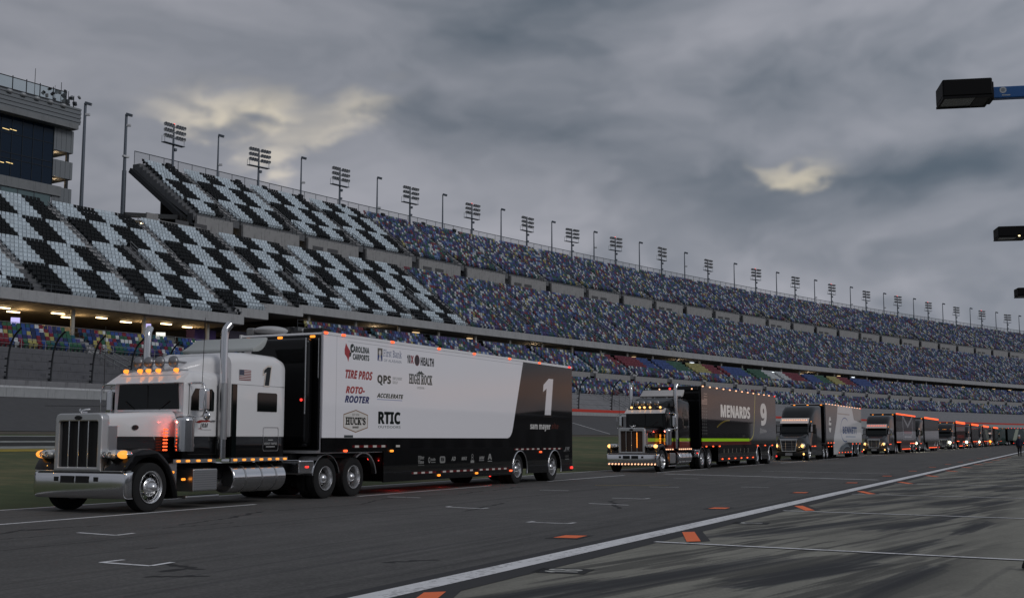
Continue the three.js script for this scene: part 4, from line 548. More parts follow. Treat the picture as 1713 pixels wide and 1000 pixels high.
    const tank = mesh('fuel_tank', merged([cyl(0.33, 0.33, 1.92, 32, 'x'), lathe([[0.33, 0], [0.31, 0.04], [0, 0.05]], 32).rotateY(Math.PI / 2).translate(0.96, 0, 0), lathe([[0.33, 0], [0.31, 0.04], [0, 0.05]], 32).rotateY(-Math.PI / 2).translate(-0.96, 0, 0)]), chrome, o); at(tank, 4.5, 0.6, e * 0.86); for (const x of [-0.55, 0.05, 0.6]) mesh('tank_strap', cyl(0.338, 0.338, 0.05, 32, 'x').translate(x, 0, 0), dullChrome, tank);
    mesh('quarter_fender', rspan(6.0, 6.62, 0.62, 0.98, e * 0.93 - 0.28, e * 0.93 + 0.28, 0.05), chrome, o);
    mesh('drive_fender', merged([arcBand(0.585, 0.61, 0.2, 3.0, -0.3, 0.3, 0.004).translate(7.12, 0.5, e * 0.93)]), chrome, o);
    at(mesh('marker_light', lampBar, redLamp, o), 6.3, 0.8, e * 1.22);
  }
  mesh('windshield_frame', span(1.96, 2.02, 2.07, 2.12, -0.9, 0.9), C.upper, cab); mesh('windshield_post', span(1.965, 2.01, 2.12, 2.66, -0.016, 0.016), blackPlastic, cab);
  // visor, roof lamps and horns
  const vis = mesh('sun_visor', extr(poly([[1.7, 2.68], [1.72, 2.7], [2.14, 2.93], [2.16, 2.9]]), 1.9, 0.005).translate(0, 0, -0.95), C.visor, o); mesh('visor_ends', merged([extr(poly([[1.72, 2.69], [2.15, 2.92], [2.15, 2.7]]), 0.02).translate(0, 0, 0.94), extr(poly([[1.72, 2.69], [2.15, 2.92], [2.15, 2.7]]), 0.02).translate(0, 0, -0.96)]), C.visor, vis);
  for (const z of [-0.7, -0.3, -0.06, 0.22, 0.72]) { const l = mesh('roof_light', bullet, C.roofLamp ?? amber, o); at(l, 2.04, 2.97, z); mesh('lamp_base', rspan(0.02, 0.34, -0.045, 0.03, -0.05, 0.05, 0.02), dullChrome, l); const pl = new THREE.PointLight(new THREE.Color(1, 0.3, 0.05), 0.003); pl.position.set(1.94, 2.97, z); o.add(pl); }
  for (const z of [-0.5, -0.2, 0.12, 0.5]) { const h = mesh('roof_horn', lathe([[0, 0.1], [0.06, 0.095], [0.12, 0.05], [0.13, 0], [0.09, -0.01], [0.03, -0.08], [0.02, -0.4], [0, -0.4]], 18).rotateY(-Math.PI / 2), std([0.28, 0.28, 0.29], 0.35, 0.8), o); at(h, 2.2, 3.17, z); mesh('horn_foot', span(0.05, 0.11, -0.2, 0, -0.02, 0.02), dullChrome, h); }
  // sleeper
  const slS = (y0, y1, rt) => [{ x: 3.44, hw: 1.09, y0, y1: y1 - 0.06, rt }, { x: 3.62, hw: 1.12, y0, y1: y1 - 0.01, rt }, { x: 4.2, hw: 1.12, y0, y1: y1 + 0.02, rt }, { x: 5.2, hw: 1.12, y0, y1, rt }, { x: 5.46, hw: 1.1, y0, y1: y1 - 0.07, rt }, { x: 5.52, hw: 1.06, y0: y0 + 0.02, y1: y1 - 0.16, rt }];
  const sl = mesh('sleeper', loft(slS(sp, 3.46, 0.26), 7), C.upper, o);
  mesh('sleeper_lower', loft(slS(1.06, sp - 0.001, 0.003).map((q) => ({ ...q, y0: 1.06, y1: sp - 0.001 })), 2), C.lower, o);
  if (C.band) mesh('sleeper_band', loft(slS(sp - 0.16, sp, 0.002).map((q) => ({ ...q, hw: q.hw + 0.006, y0: sp - 0.16, y1: sp })), 1), C.band, o);
  mesh('roof_fairing', loft([{ x: 2.3, hw: 0.5, y0: 2.9, y1: 3.0, rt: 0.04 }, { x: 2.5, hw: 0.66, y0: 2.9, y1: 3.13, rt: 0.1 }, { x: 2.9, hw: 0.82, y0: 2.9, y1: 3.28, rt: 0.16 }, { x: 3.3, hw: 0.95, y0: 2.9, y1: 3.37, rt: 0.2 }, { x: 3.6, hw: 1.02, y0: 2.9, y1: 3.42, rt: 0.22 }], 6), C.upper, o);
  mesh('body_seam', rspan(3.62, 5.44, 2.715, 2.722, -1.124, 1.124, 0.003, 1), blackPlastic, sl);
  for (const e of [1, -1]) { const wz = e > 0 ? 1.118 : -1.138; mesh('sleeper_window', extr(rr(new THREE.Shape(), 4.38, 5.13, 2.12, 2.56, 0.06), 0.02, 0.005).translate(0, 0, wz), darkGlass, sl); mesh('corner_panel', span(3.46, 3.62, 1.1, 2.72, e * 1.11 - 0.02, e * 1.11 + 0.024), darkGlass, sl); }
  const wing = new THREE.Shape(); wing.moveTo(4.3, 3.52); wing.quadraticCurveTo(4.7, 3.5, 4.82, 3.86); wing.lineTo(4.76, 3.88); wing.quadraticCurveTo(4.55, 3.72, 4.28, 3.6); wing.quadraticCurveTo(4.24, 3.55, 4.3, 3.52);
  const wg = mesh('roof_wing', toCreasedNormals(extr(wing, 2.1, 0.01).translate(0, 0, -1.05), 0.6), C.wing ?? WHITE, o); mesh('wing_bracket', merged([-0.8, -0.3, 0.3, 0.8].map((z) => rspan(4.3, 4.5, 3.4, 3.54, z - 0.03, z + 0.03, 0.01))), dullChrome, wg);
  mesh('aerial', rod(V(2.2, 2.6, 1.3), V(2.24, 4.1, 1.3), 0.007, 5), blackPlastic, o); mesh('aerial', rod(V(2.0, 2.5, -1.3), V(1.98, 4.0, -1.3), 0.007, 5), blackPlastic, o);
  return { o, cab, sl, hood };
}

// ---------------------------------------------------------------- aerodynamic tractor
function aeroTractor(label, C) {
  const o = thing('semi_tractor', label, 'truck');
  mesh('chassis', merged([span(0.6, 8.3, 0.6, 0.88, -0.5, -0.36), span(0.6, 8.3, 0.6, 0.88, 0.36, 0.5), span(1.0, 1.2, 0.4, 0.55, -0.9, 0.9), span(6.2, 6.5, 0.35, 0.65, -0.9, 0.9), span(7.5, 7.8, 0.35, 0.65, -0.9, 0.9), rspan(6.2, 7.7, 0.95, 1.12, -0.5, 0.5, 0.05)]), frameMat, o);
  for (const e of [1, -1]) { wheel('steer', 1.15, e * 1.04, e, o); wheel('drive', 6.4, e * 0.93, e, o); wheel('drive', 7.7, e * 0.93, e, o); }
  const body = mesh('hood', loft([{ x: 0.12, hw: 0.6, hb: 0.72, y0: 0.72, y1: 1.5, rt: 0.12, rb: 0.04 }, { x: 0.4, hw: 0.78, hb: 1.0, y0: 0.78, y1: 1.62, rt: 0.18, rb: 0.04 }, { x: 0.9, hw: 0.85, hb: 1.18, y0: 1.0, y1: 1.74, rt: 0.2, rb: 0.03 }, { x: 1.5, hw: 0.92, hb: 1.2, y0: 1.0, y1: 1.86, rt: 0.2, rb: 0.03 }, { x: 1.95, hw: 1.0, hb: 1.2, y0: 0.6, y1: 1.95, rt: 0.18, rb: 0.03 }], 6, 0.9), C.paint, o);
  mesh('fender', merged([1, -1].map((e) => arcBand(0.56, 0.68, 0.15, 2.99, -0.24, 0.24, 0.04).translate(1.15, 0.5, e * 0.98))), C.paint, o);
  const cab = mesh('cab', loft([{ x: 1.9, hw: 1.02, hb: 1.1, y0: 0.85, y1: 2.0, rt: 0.1 }, { x: 2.1, hw: 0.98, hb: 1.14, y0: 0.7, y1: 2.3, rt: 0.16 }, { x: 2.35, hw: 0.97, hb: 1.16, y0: 0.65, y1: 2.72, rt: 0.2 }, { x: 2.6, hw: 1.0, hb: 1.17, y0: 0.65, y1: 3.0, rt: 0.25 }, { x: 3.0, hw: 1.08, hb: 1.18, y0: 0.65, y1: 3.42, rt: 0.3 }, { x: 3.5, hw: 1.14, hb: 1.18, y0: 0.65, y1: 3.75, rt: 0.34 }, { x: 4.2, hw: 1.17, hb: 1.2, y0: 0.65, y1: 3.92, rt: 0.3 }, { x: 5.7, hw: 1.2, hb: 1.2, y0: 0.65, y1: 3.95, rt: 0.2 }], 7, 0.9), C.paint, o);
  mesh('windshield', loft([{ x: 1.86, hw: 0.95, y0: 1.96, y1: 2.0, rt: 0.01, rb: 0.01 }, { x: 2.06, hw: 0.96, y0: 1.97, y1: 2.32, rt: 0.05, rb: 0.01 }, { x: 2.28, hw: 0.94, y0: 1.98, y1: 2.68, rt: 0.1, rb: 0.01 }, { x: 2.34, hw: 0.92, y0: 1.98, y1: 2.74, rt: 0.1, rb: 0.01 }], 5), darkGlass, cab);
  const vis = mesh('sun_visor', extr(poly([[1.98, 2.62], [2.0, 2.6], [2.42, 2.98], [2.4, 3.0]]), 2.02, 0.004).translate(0, 0, -1.01), C.visor, cab);
  if (C.visorLamps) for (let i = 0; i < 11; i++) at(mesh('visor_light', lampRound, C.visorLamps, vis), 2.2, 2.86, -0.85 + i * 0.17);
  if (C.roofLamps) for (const z of [-0.85, -0.2, 0, 0.2, 0.85]) at(mesh('roof_light', lampBar, amber, cab), 2.5, 2.98, z).scale.set(2.2, 2.2, 2.2);
  // radiator grille: chrome surround, bars
  const gs = poly([[-0.62, 1.5], [0.62, 1.5], [0.5, 0.62], [-0.5, 0.62]]); gs.holes.push(poly([[-0.55, 1.42], [0.55, 1.42], [0.44, 0.68], [-0.44, 0.68]]));
  const gr = mesh('grille_surround', extr(gs, 0.14, 0.02).rotateY(-Math.PI / 2).translate(0.13, 0, 0), C.chromeGrille ?? chrome, o); mesh('grille_back', extr(poly([[-0.55, 1.44], [0.55, 1.44], [0.45, 0.68], [-0.45, 0.68]]), 0.03).rotateY(-Math.PI / 2).translate(0.12, 0, 0), blackPlastic, gr);
  for (let i = 0; i < 6; i++) mesh('grille_bar', rspan(0.03, 0.08, 0.76 + i * 0.115, 0.785 + i * 0.115, -0.46 - i * 0.015, 0.46 + i * 0.015, 0.01, 1), dullChrome, gr); for (const z of [-0.22, 0.22]) mesh('grille_bar', rspan(0.0, 0.06, 0.7, 1.42, z - 0.012, z + 0.012, 0.01, 1), dullChrome, gr);
  const bumper = mesh('bumper', loft([{ x: 0.0, hw: 0.85, y0: 0.32, y1: 0.6, rt: 0.05, rb: 0.08 }, { x: 0.2, hw: 1.12, y0: 0.3, y1: 0.68, rt: 0.06, rb: 0.08 }, { x: 0.55, hw: 1.2, y0: 0.3, y1: 0.74, rt: 0.05, rb: 0.06 }], 5, 0.9), C.bumper ?? C.paint, o); mesh('plate', span(-0.02, -0.003, 0.36, 0.54, -0.25, 0.25), dullChrome, bumper);
  for (const e of [1, -1]) {
    const hl = mesh('headlight_housing', new THREE.SphereGeometry(1, 16, 12).scale(0.2, 0.2, 0.2).translate(0.42, 1.02, e * 0.88), clearLens, o); at(mesh('headlight_lens', new THREE.SphereGeometry(C.headSize ?? 0.1, 14, 10), C.head, hl), 0.25, 1.03, e * 0.9);
    const fl = mesh('fog_light', new THREE.SphereGeometry(0.075, 12, 8), C.fog ?? amber, o); at(fl, 0.14, 0.46, e * 1.0); const pl = new THREE.PointLight(new THREE.Color(...(C.headColor ?? [1, 0.6, 0.25])), C.headPower ?? 3); pl.position.set(-0.1, 1.0, e * 0.95); o.add(pl);
    mesh('side_window', extr(poly([[2.3, 1.98], [3.15, 1.98], [3.15, 2.55], [2.62, 2.6], [2.36, 2.3]]), 0.02).translate(0, 0, e > 0 ? 1.09 : -1.11), darkGlass, cab);
    const mir = mesh('mirror', rspan(2.05, 2.2, 1.9, 2.55, e * 1.4 - 0.12, e * 1.4 + 0.12, 0.06, 3), C.mirror ?? blackPlastic, o); mesh('mirror_arm', merged([rod(V(2.15, 2.45, e * 1.02), V(2.12, 2.45, e * 1.4), 0.025), rod(V(2.15, 2.0, e * 1.05), V(2.12, 2.0, e * 1.4), 0.025)]), blackPlastic, mir);
    mesh('side_skirt', rspan(1.95, 5.75, 0.34, 0.95, e * 1.16 - 0.03, e * 1.16 + 0.03, 0.02), C.skirt ?? C.paint, o);
    for (const x of [2.2, 2.9, 3.1, 3.3, 3.5]) at(mesh('side_light', lampBar, orangeRed, o), x, 1.0, e * 1.2);
    at(mesh('cab_light', lampRound, C.cabLamp ?? amber, cab), 2.75, 2.75, e * 1.06);
  }
  return o;
}

// ---------------------------------------------------------------- trailer
function trailer(label, C) {
  const o = thing('semi_trailer', label, 'trailer'), L = C.L ?? 16.4;
  const body = mesh('box_body', merged([rspan(0.02, L - 0.02, 1.12, 4.16, -1.27, 1.27, 0.05)]), C.body, o); mesh('belly_box', span(2.95, 11.0, 0.38, 1.119, -1.25, 1.25), BLACK, o); mesh('rear_underbody', span(11.002, L - 0.05, 0.7, 1.119, -1.2, 1.2), BLACK, o);
  mesh('front_wall', rspan(-0.03, 0.04, 1.2, 4.1, -1.22, 1.22, 0.03), C.front ?? BLACK, o);
  const s = new THREE.Shape(); s.moveTo(0, 1.15); s.lineTo(0, 4.12); s.lineTo(0.04, 4.16); s.lineTo(L - 0.03, 4.16); s.lineTo(L, 4.12); s.lineTo(L, 0.32); s.lineTo(15.27, 0.32); s.absarc(14.72, 0.5, 0.58, -0.316, Math.PI + 0.316, false); s.lineTo(12.3, 0.32); s.absarc(11.75, 0.5, 0.58, -0.316, Math.PI + 0.316, false); s.lineTo(2.95, 0.32); s.lineTo(2.95, 1.15); s.closePath();
  const sg = extr(s, 0.035, 0, 16), u = sg.attributes.uv, p = sg.attributes.position; for (let i = 0; i < u.count; i++) u.setXY(i, p.getX(i) / 16.4, (p.getY(i) - 0.2) / 4);
  const near = mesh('side_panel', sg.clone().translate(0, 0, 1.272), C.side, o), far = mesh('side_panel', sg.clone().translate(0, 0, -1.307), C.body, o);
  for (const x of [11.75, 14.72]) { for (const e of [1, -1]) wheel('drive', x, e * 0.93, e, o); mesh('wheel_trim', new THREE.TorusGeometry(0.585, 0.022, 8, 30, Math.PI + 0.6).rotateZ(-0.3).translate(x, 0.5, 1.31), chrome, o); mesh('axle', cyl(0.08, 0.08, 1.4, 8, 'z').translate(x, 0.5, 0), frameMat, o); }
  mesh('roof_rail', merged([span(0, L, 4.1, 4.175, 1.275, 1.32), span(0, L, 4.1, 4.175, -1.32, -1.275)]), C.rail ?? dullChrome, o);
  mesh('rear_frame', span(L - 0.02, L + 0.03, 0.4, 4.14, -1.24, 1.24), C.front ?? BLACK, o);
  mesh('undercarriage', merged([span(0.2, 2.9, 1.0, 1.12, -1.0, 1.0), span(11.1, 15.4, 0.45, 0.7, -0.4, 0.4), span(4, 10.9, 0.3, 0.38, -1.0, 1.0)]), frameMat, o);
  const lampS = rspan(-0.075, 0.075, -0.03, 0.03, -0.025, 0.025, 0.02, 1), k = C.lampScale ?? 1;
  for (const [x, c] of C.roofLamps) { const l = mesh('marker_light', lampS, c === 'r' ? redLamp : (C.topLamp ?? orangeRed), o); at(l, x, 4.14, 1.335); l.scale.set(k, k * (C.lampTall ?? 1), k); }
  for (const [x, y, c] of C.lowLamps ?? []) { const l = mesh('marker_light', lampS, c === 'r' ? redLamp : c === 'a' ? amber : orangeRed, o); at(l, x, y, 1.325); l.scale.setScalar(k); }
  for (const z of [-1.0, 0, 1.0]) at(mesh('front_light', lampS, amber, o), -0.04, 4.05, z, Math.PI / 2);
  for (const e of [1, -1]) { const l = mesh('tail_light', lampS, redLamp, o); at(l, L - 0.12, 0.44, e * 1.325); l.scale.set(1.3, 1.5, 1); }
  return { o, near };
}
const sideTex = (draw, Wp = 2048, Hp = 512) => canvasTex(Wp, Hp, (g) => { const P = (x, y) => [x / 16.4 * Wp, (4.2 - y) / 4 * Hp]; draw(g, P, Wp / 16.4, Hp / 4); });
const wavy = (() => { const t = dataTex(1024, 4, (x) => { const v = 0.5 + 0.9 * (fbm(x * 26, 3, 3) - 0.5) + 0.12 * Math.sin(x * 6.283 * 13); return [v, v, v]; }); t.colorSpace = THREE.NoColorSpace; return t; })();
const sidePaint = (tx, coat = 1) => phys(0xffffff, { map: tx, bumpMap: wavy, bumpScale: 0.004, roughness: 0.5, specularIntensity: 0.1, clearcoat: coat, clearcoatRoughness: 0.03 });
const fillR = (g, P, x0, x1, y0, y1, c) => { const [a, b] = P(x0, y1), [d, e] = P(x1, y0); g.fillStyle = c; g.fillRect(a, b, d - a, e - b); };
const tape = (g, P, x0, x1, y, h = 0.055) => { fillR(g, P, x0, x1, y, y + h, '#5e0d10'); for (let x = x0 + 0.12; x < x1 - 0.1; x += 0.44) fillR(g, P, x, x + 0.2, y, y + h, '#cfc9c2'); };
// ---------------------------------------------------------------- the haulers in line
const near_ = (n, a, b, y) => Array.from({ length: n }, (_, i) => [lerp(a, b, i / (n - 1)), y]);
{ // first: white and black long-nose with its trailer
  const { o, cab, sl } = longNose('white-over-black long-nosed tractor with chrome stacks, leading the line', { upper: WHITE, lower: BLACK, fender: BLACK, visor: WHITE, wing: std([0.42, 0.44, 0.43], 0.45) });
  placeHauler(o, 18.38, -18.4);
  { const [g, m] = decal(0.43, 0.24, 256, 144, (c) => { for (let i = 0; i < 13; i++) { c.fillStyle = i % 2 ? '#d8d4d2' : '#7c2028'; c.fillRect(0, i * 144 / 13, 256, 144 / 13 + 1); } c.fillStyle = '#1f2540'; c.fillRect(0, 0, 104, 78); c.fillStyle = '#c9c9d0'; for (let j = 0; j < 5; j++) for (let i = 0; i < 6; i++) c.fillRect(8 + i * 16, 8 + j * 15, 5, 5); }); at(mesh('flag_decal', g, m, sl), 3.9, 2.94, 1.129); }
  { const [g, m] = decal(0.5, 0.52, 256, 256, (c) => { const pts = ONE.map(([x, y]) => [20 + x * 180, 236 - y * 216]); poly2(c, pts, null, '#c9a98a', 26); poly2(c, pts, null, '#e8e4e0', 16); poly2(c, pts, '#0c1518'); }); at(mesh('number_decal', g, m, sl), 4.74, 2.95, 1.129); }
  { const [g, m] = decal(0.56, 0.28, 256, 128, (c) => { c.fillStyle = '#8e2418'; c.beginPath(); c.moveTo(0, 46); c.quadraticCurveTo(60, 10, 130, 24); c.quadraticCurveTo(190, 4, 250, 44); c.quadraticCurveTo(200, 28, 168, 44); c.quadraticCurveTo(110, 34, 60, 52); c.quadraticCurveTo(30, 50, 0, 46); c.fill(); c.fillStyle = '#14100f'; c.font = 'italic bold 62px sans-serif'; c.fillText('JRM', 66, 96); c.fillStyle = '#8e2418'; c.fillRect(40, 104, 60, 6); c.fillStyle = '#333'; c.fillRect(70, 116, 170, 3); }); at(mesh('door_logo', g, m, cab), 2.66, 1.8, 1.0045); }
  { const [g, m] = decal(0.56, 0.26, 256, 120, (c) => { c.fillStyle = '#a9a9a9'; c.font = 'bold 16px sans-serif'; c.textAlign = 'center'; c.fillRect(84, 14, 88, 9); c.font = 'bold 34px sans-serif'; c.fillText('USDOT 748702', 128, 70); c.fillRect(48, 86, 160, 10); }); at(mesh('registration_lettering', g, m, sl), 4.92, 1.37, 1.1245); }
  const dd = new THREE.Shape(); { const r = 0.06, x0 = 4.62, x1 = 5.22, y0 = 1.2, y1 = 1.76; for (const [S, i] of [[dd, 0], [new THREE.Path(), 0.012]]) { S.moveTo(x0 + i + r, y0 + i); S.lineTo(x1 - i - r, y0 + i); S.quadraticCurveTo(x1 - i, y0 + i, x1 - i, y0 + i + r); S.lineTo(x1 - i, y1 - i - r); S.quadraticCurveTo(x1 - i, y1 - i, x1 - i - r, y1 - i); S.lineTo(x0 + i + r, y1 - i); S.quadraticCurveTo(x0 + i, y1 - i, x0 + i, y1 - i - r); S.lineTo(x0 + i, y0 + i + r); S.quadraticCurveTo(x0 + i, y0 + i, x0 + i + r, y0 + i); if (i) dd.holes.push(S); } } mesh('locker_door_trim', extr(dd, 0.012).translate(0, 0, 1.118), dullChrome, sl);
  const tx = sideTex((g, P, kx, ky) => {
    fillR(g, P, 0, 16.4, 0.2, 4.2, '#eceaee');
    g.fillStyle = '#030303'; g.beginPath(); g.moveTo(...P(12.1, 4.3)); g.lineTo(...P(11.22, 1.9)); g.quadraticCurveTo(...P(11.1, 1.51), ...P(10.72, 1.51)); g.lineTo(...P(0, 1.51)); g.lineTo(...P(0, 0)); g.lineTo(...P(16.5, 0)); g.lineTo(...P(16.5, 4.3)); g.closePath(); g.fill();
    const T = (s, x0, x1, y1, y0, f, c, cap) => textFit(g, P, s, x0, x1, y1, y0, f, c, cap), B = 'bold * sans-serif', I = 'italic bold * sans-serif', S = 'bold * serif', N = '* sans-serif', H = 'bold * sans-serif';
    poly2(g, [[0.96, 3.78], [1.02, 3.95], [1.1, 3.86], [1.22, 3.76], [1.25, 3.68], [1.18, 3.58], [1.14, 3.47], [1.08, 3.58], [0.97, 3.66]].map((q) => P(...q)), '#a3262c'); poly2(g, [[1.18, 3.7], [1.3, 3.74], [1.26, 3.62], [1.2, 3.6]].map((q) => P(...q)), '#26231a');
    T('CAROLINA', 1.26, 2.15, 3.9, 3.75, B, '#16201c'); T('C', 1.22, 1.4, 3.94, 3.73, B, '#16201c'); T('CARPORTS', 1.35, 2.16, 3.69, 3.55, B, '#16201c');
    fillR(g, P, 2.58, 2.83, 3.74, 3.93, '#5d564f'); fillR(g, P, 2.58, 2.83, 3.59, 3.74, '#27356e'); poly2(g, [[2.63, 3.6], [2.78, 3.6], [2.73, 3.72], [2.76, 3.84], [2.7, 3.9], [2.64, 3.82], [2.68, 3.72]].map((q) => P(...q)), '#ded9d6');
    T('First Bank', 2.87, 3.86, 3.9, 3.72, '* serif', '#2b3a63', 70); T('OF ALABAMA', 2.9, 3.86, 3.65, 3.58, N, '#6f7582');
    T('10', 4.16, 4.36, 3.84, 3.62, B, '#1b1b1b'); T('X', 4.37, 4.53, 3.83, 3.62, B, '#8a1f22'); { const [a, b] = P(4.73, 3.72); g.fillStyle = '#2b1517'; g.beginPath(); g.ellipse(a, b, 0.14 * kx, 0.15 * ky, 0, 0, 7); g.fill(); g.strokeStyle = '#7c2a2c'; g.lineWidth = 2; g.stroke(); } T('HEALTH', 4.92, 5.74, 3.82, 3.6, H, '#1b1b1b');
    T('TIRE PROS', 0.98, 2.3, 3.26, 3.05, I, '#96262b'); T('QPS', 2.57, 3.3, 3.2, 2.99, H, '#22302c'); T('EMPLOYMENT', 3.38, 3.9, 3.19, 3.11, N, '#66706e'); T('GROUP', 3.38, 3.66, 3.08, 3.0, N, '#66706e');
    poly2(g, [[4.68, 3.33], [4.8, 3.38], [4.86, 3.43], [4.92, 3.39], [4.98, 3.43], [5.08, 3.37], [5.2, 3.33]].map((q) => P(...q)), '#1d2f2c'); T('HIGH ROCK', 4.28, 5.63, 3.28, 3.05, S, '#1d2f2c', 66); T('· VODKA ·', 4.68, 5.24, 2.97, 2.91, N, '#4b5654');
    T('ROTO-', 1.03, 1.94, 2.84, 2.67, I, '#a02a2a'); T('ROOTER', 0.99, 2.16, 2.6, 2.43, I, '#20265c'); T('ACCELERATE', 2.58, 3.94, 2.71, 2.6, I, '#1e2a22'); fillR(g, P, 2.58, 3.92, 2.535, 2.56, '#a3a9c6');
    poly2(g, [[0.98, 2.1], [1.54, 2.22], [2.11, 2.1], [2.11, 1.79], [1.54, 1.67], [0.98, 1.79]].map((q) => P(...q)), '#dedad6', '#7c5634', 5); T("HUCK'S", 1.06, 2.03, 2.03, 1.86, 'bold * serif', '#17150f', 68); T('EST 1974', 1.37, 1.7, 2.13, 2.08, N, '#2b2822'); T('MARKET', 1.39, 1.69, 1.81, 1.76, B, '#2b2822');
    T('RTIC', 2.62, 3.83, 2.21, 1.9, B, '#101715'); T('OUTDOORS', 2.64, 3.85, 1.84, 1.78, N, '#3a4442'); fillR(g, P, 1.0, 1.42, 1.52, 1.58, '#454a4c');
    { const q = ONE.map(([x, y]) => P(13.5 + x * 1.15, 2.33 + y * 1.3)); poly2(g, q, null, '#2a201b', 18); poly2(g, q, null, '#0a0a0a', 9); poly2(g, q, '#dddadd'); }
    T('sam', 12.6, 13.25, 1.99, 1.83, B, '#c9c7c4', 56); T('mayer', 13.34, 14.36, 1.99, 1.83, B, '#c9c7c4', 56); T('site', 14.42, 15.08, 2.02, 1.86, I, '#4a1f16', 62);
    for (const [s, x0, x1, y1, y0, f] of [['Filter', 4.84, 5.2, 1.0, 0.91, 'bold * serif'], ['Time', 4.84, 5.18, 0.88, 0.79, 'bold * serif'], ['Mobile', 5.6, 5.87, 0.93, 0.86, B], ['AD', 6.86, 7.12, 0.96, 0.84, I], ['MAX', 7.5, 7.85, 0.95, 0.85, I], ['MM', 8.7, 9.05, 0.95, 0.86, I], ['A', 9.33, 9.6, 1.01, 0.84, B]]) T(s, x0, x1, y1, y0, f, '#8f8f8d');
    g.strokeStyle = '#8f8f8d'; g.lineWidth = 4; { const [a, b] = P(5.5, 0.88); g.beginPath(); g.ellipse(a, b, 6, 9, 0, 0, 7); g.stroke(); const [c, d] = P(6.13, 0.98); g.beginPath(); g.roundRect(c, d, 0.34 * kx, 0.2 * ky, 8); g.fillStyle = '#8f8f8d'; g.fill(); } T('RM', 6.19, 6.41, 0.94, 0.83, B, '#151515'); fillR(g, P, 8.7, 9.05, 0.8, 0.84, '#777'); fillR(g, P, 9.31, 9.62, 0.77, 0.8, '#8f8f8d'); fillR(g, P, 8.12, 8.36, 0.75, 0.83, '#8f8f8d'); { const [a, b] = P(8.24, 0.92); g.strokeStyle = '#8f8f8d'; g.lineWidth = 3; for (const d of [-6, 6]) { g.beginPath(); g.ellipse(a, b + d, 7, 6, 0, 0, 7); g.stroke(); } } fillR(g, P, 4.84, 5.2, 0.73, 0.745, '#777'); fillR(g, P, 5.6, 5.87, 0.8, 0.82, '#8f8f8d');
    tape(g, P, 4.48, 5.92, 0.5); tape(g, P, 6.2, 8.27, 0.5); tape(g, P, 8.63, 10.84, 0.5); tape(g, P, 11.3, 13.3, 1.12, 0.05); tape(g, P, 13.62, 15.38, 1.12, 0.05); tape(g, P, 1.4, 3.1, 1.26, 0.06); fillR(g, P, 3.6, 3.82, 1.26, 1.32, '#cfc9c2');
    T('JR', 15.65, 16.1, 1.2, 1.08, I, '#777'); fillR(g, P, 15.62, 16.15, 1.03, 1.045, '#555'); fillR(g, P, 15.72, 16.05, 0.82, 0.9, '#3c3c3a'); fillR(g, P, 15.7, 16.08, 0.74, 0.775, '#6b6b6b');
    g.strokeStyle = '#8d8c90'; g.lineWidth = 1; g.beginPath(); g.moveTo(...P(1.1, 4.0)); g.lineTo(...P(12.1, 4.0)); g.moveTo(...P(0.6, 1.51)); g.lineTo(...P(0.6, 4.16)); g.stroke();
  });
  const { o: t } = trailer('white race transporter trailer with sponsor logos and a black tail, behind the leading tractor', { body: WHITE, side: sidePaint(tx, 0.7), front: BLACK, roofLamps: [[0.06], [0.87], [3.32], [6], [8.3], [10.9], [13.35], [16.1, 'r']], lowLamps: [[1.05, 1.18], [3.35, 1.16, 'a'], [6.05, 0.43, 'a'], [8.5, 0.43, 'a'], [11.0, 0.45], [13.45, 1.04]], rail: WHITE });
  placeHauler(t, 25.09);
  mesh('front_nose', rspan(-0.32, -0.02, 1.3, 4.0, -1.05, 1.05, 0.12, 3), BLACK, t); mesh('nose_trim', merged([rod(V(-0.3, 2.1, 0.98), V(-0.3, 4.0, 0.98), 0.02), rod(V(-0.06, 3.0, 1.2), V(-0.06, 4.0, 1.2), 0.012)]), dullChrome, t);
  at(mesh('satellite_dome', new THREE.SphereGeometry(1, 20, 12).scale(0.45, 0.12, 0.45), std([0.42, 0.42, 0.42], 0.4), t), 0.5, 4.3, -0.7); mesh('roof_unit', rspan(0.1, 0.6, 4.17, 4.36, -1.2, -0.95, 0.05), std([0.2, 0.2, 0.2], 0.5), t); mesh('roof_bin', rspan(0.1, 0.5, 4.16, 4.28, 0.6, 1.2, 0.03), blackPlastic, t);
  at(mesh('front_light', lampRound, redLamp, t), -0.34, 2.45, 0.9);
  mesh('fender_bar', arcBand(0.6, 0.64, 0.1, 2.2, -0.1, 0.02, 0.005).translate(2.1, 0.5, 1.2), dullChrome, t);
  for (const [x, z, p] of [[1.0, 0.9, 0.03], [2.7, 1.0, 0.04], [5.5, 0.2, 0.3], [8.0, 0.2, 0.3], [10.3, 0.9, 0.12]]) { const l = mesh('under_light', lampBar, redLamp, t); at(l, x, x < 3 ? 0.95 : 0.29, z); const pl = new THREE.PointLight(new THREE.Color(1, 0.06, 0.05), p); pl.position.set(x, x < 3 ? 0.9 : 0.24, z); t.add(pl); }
}
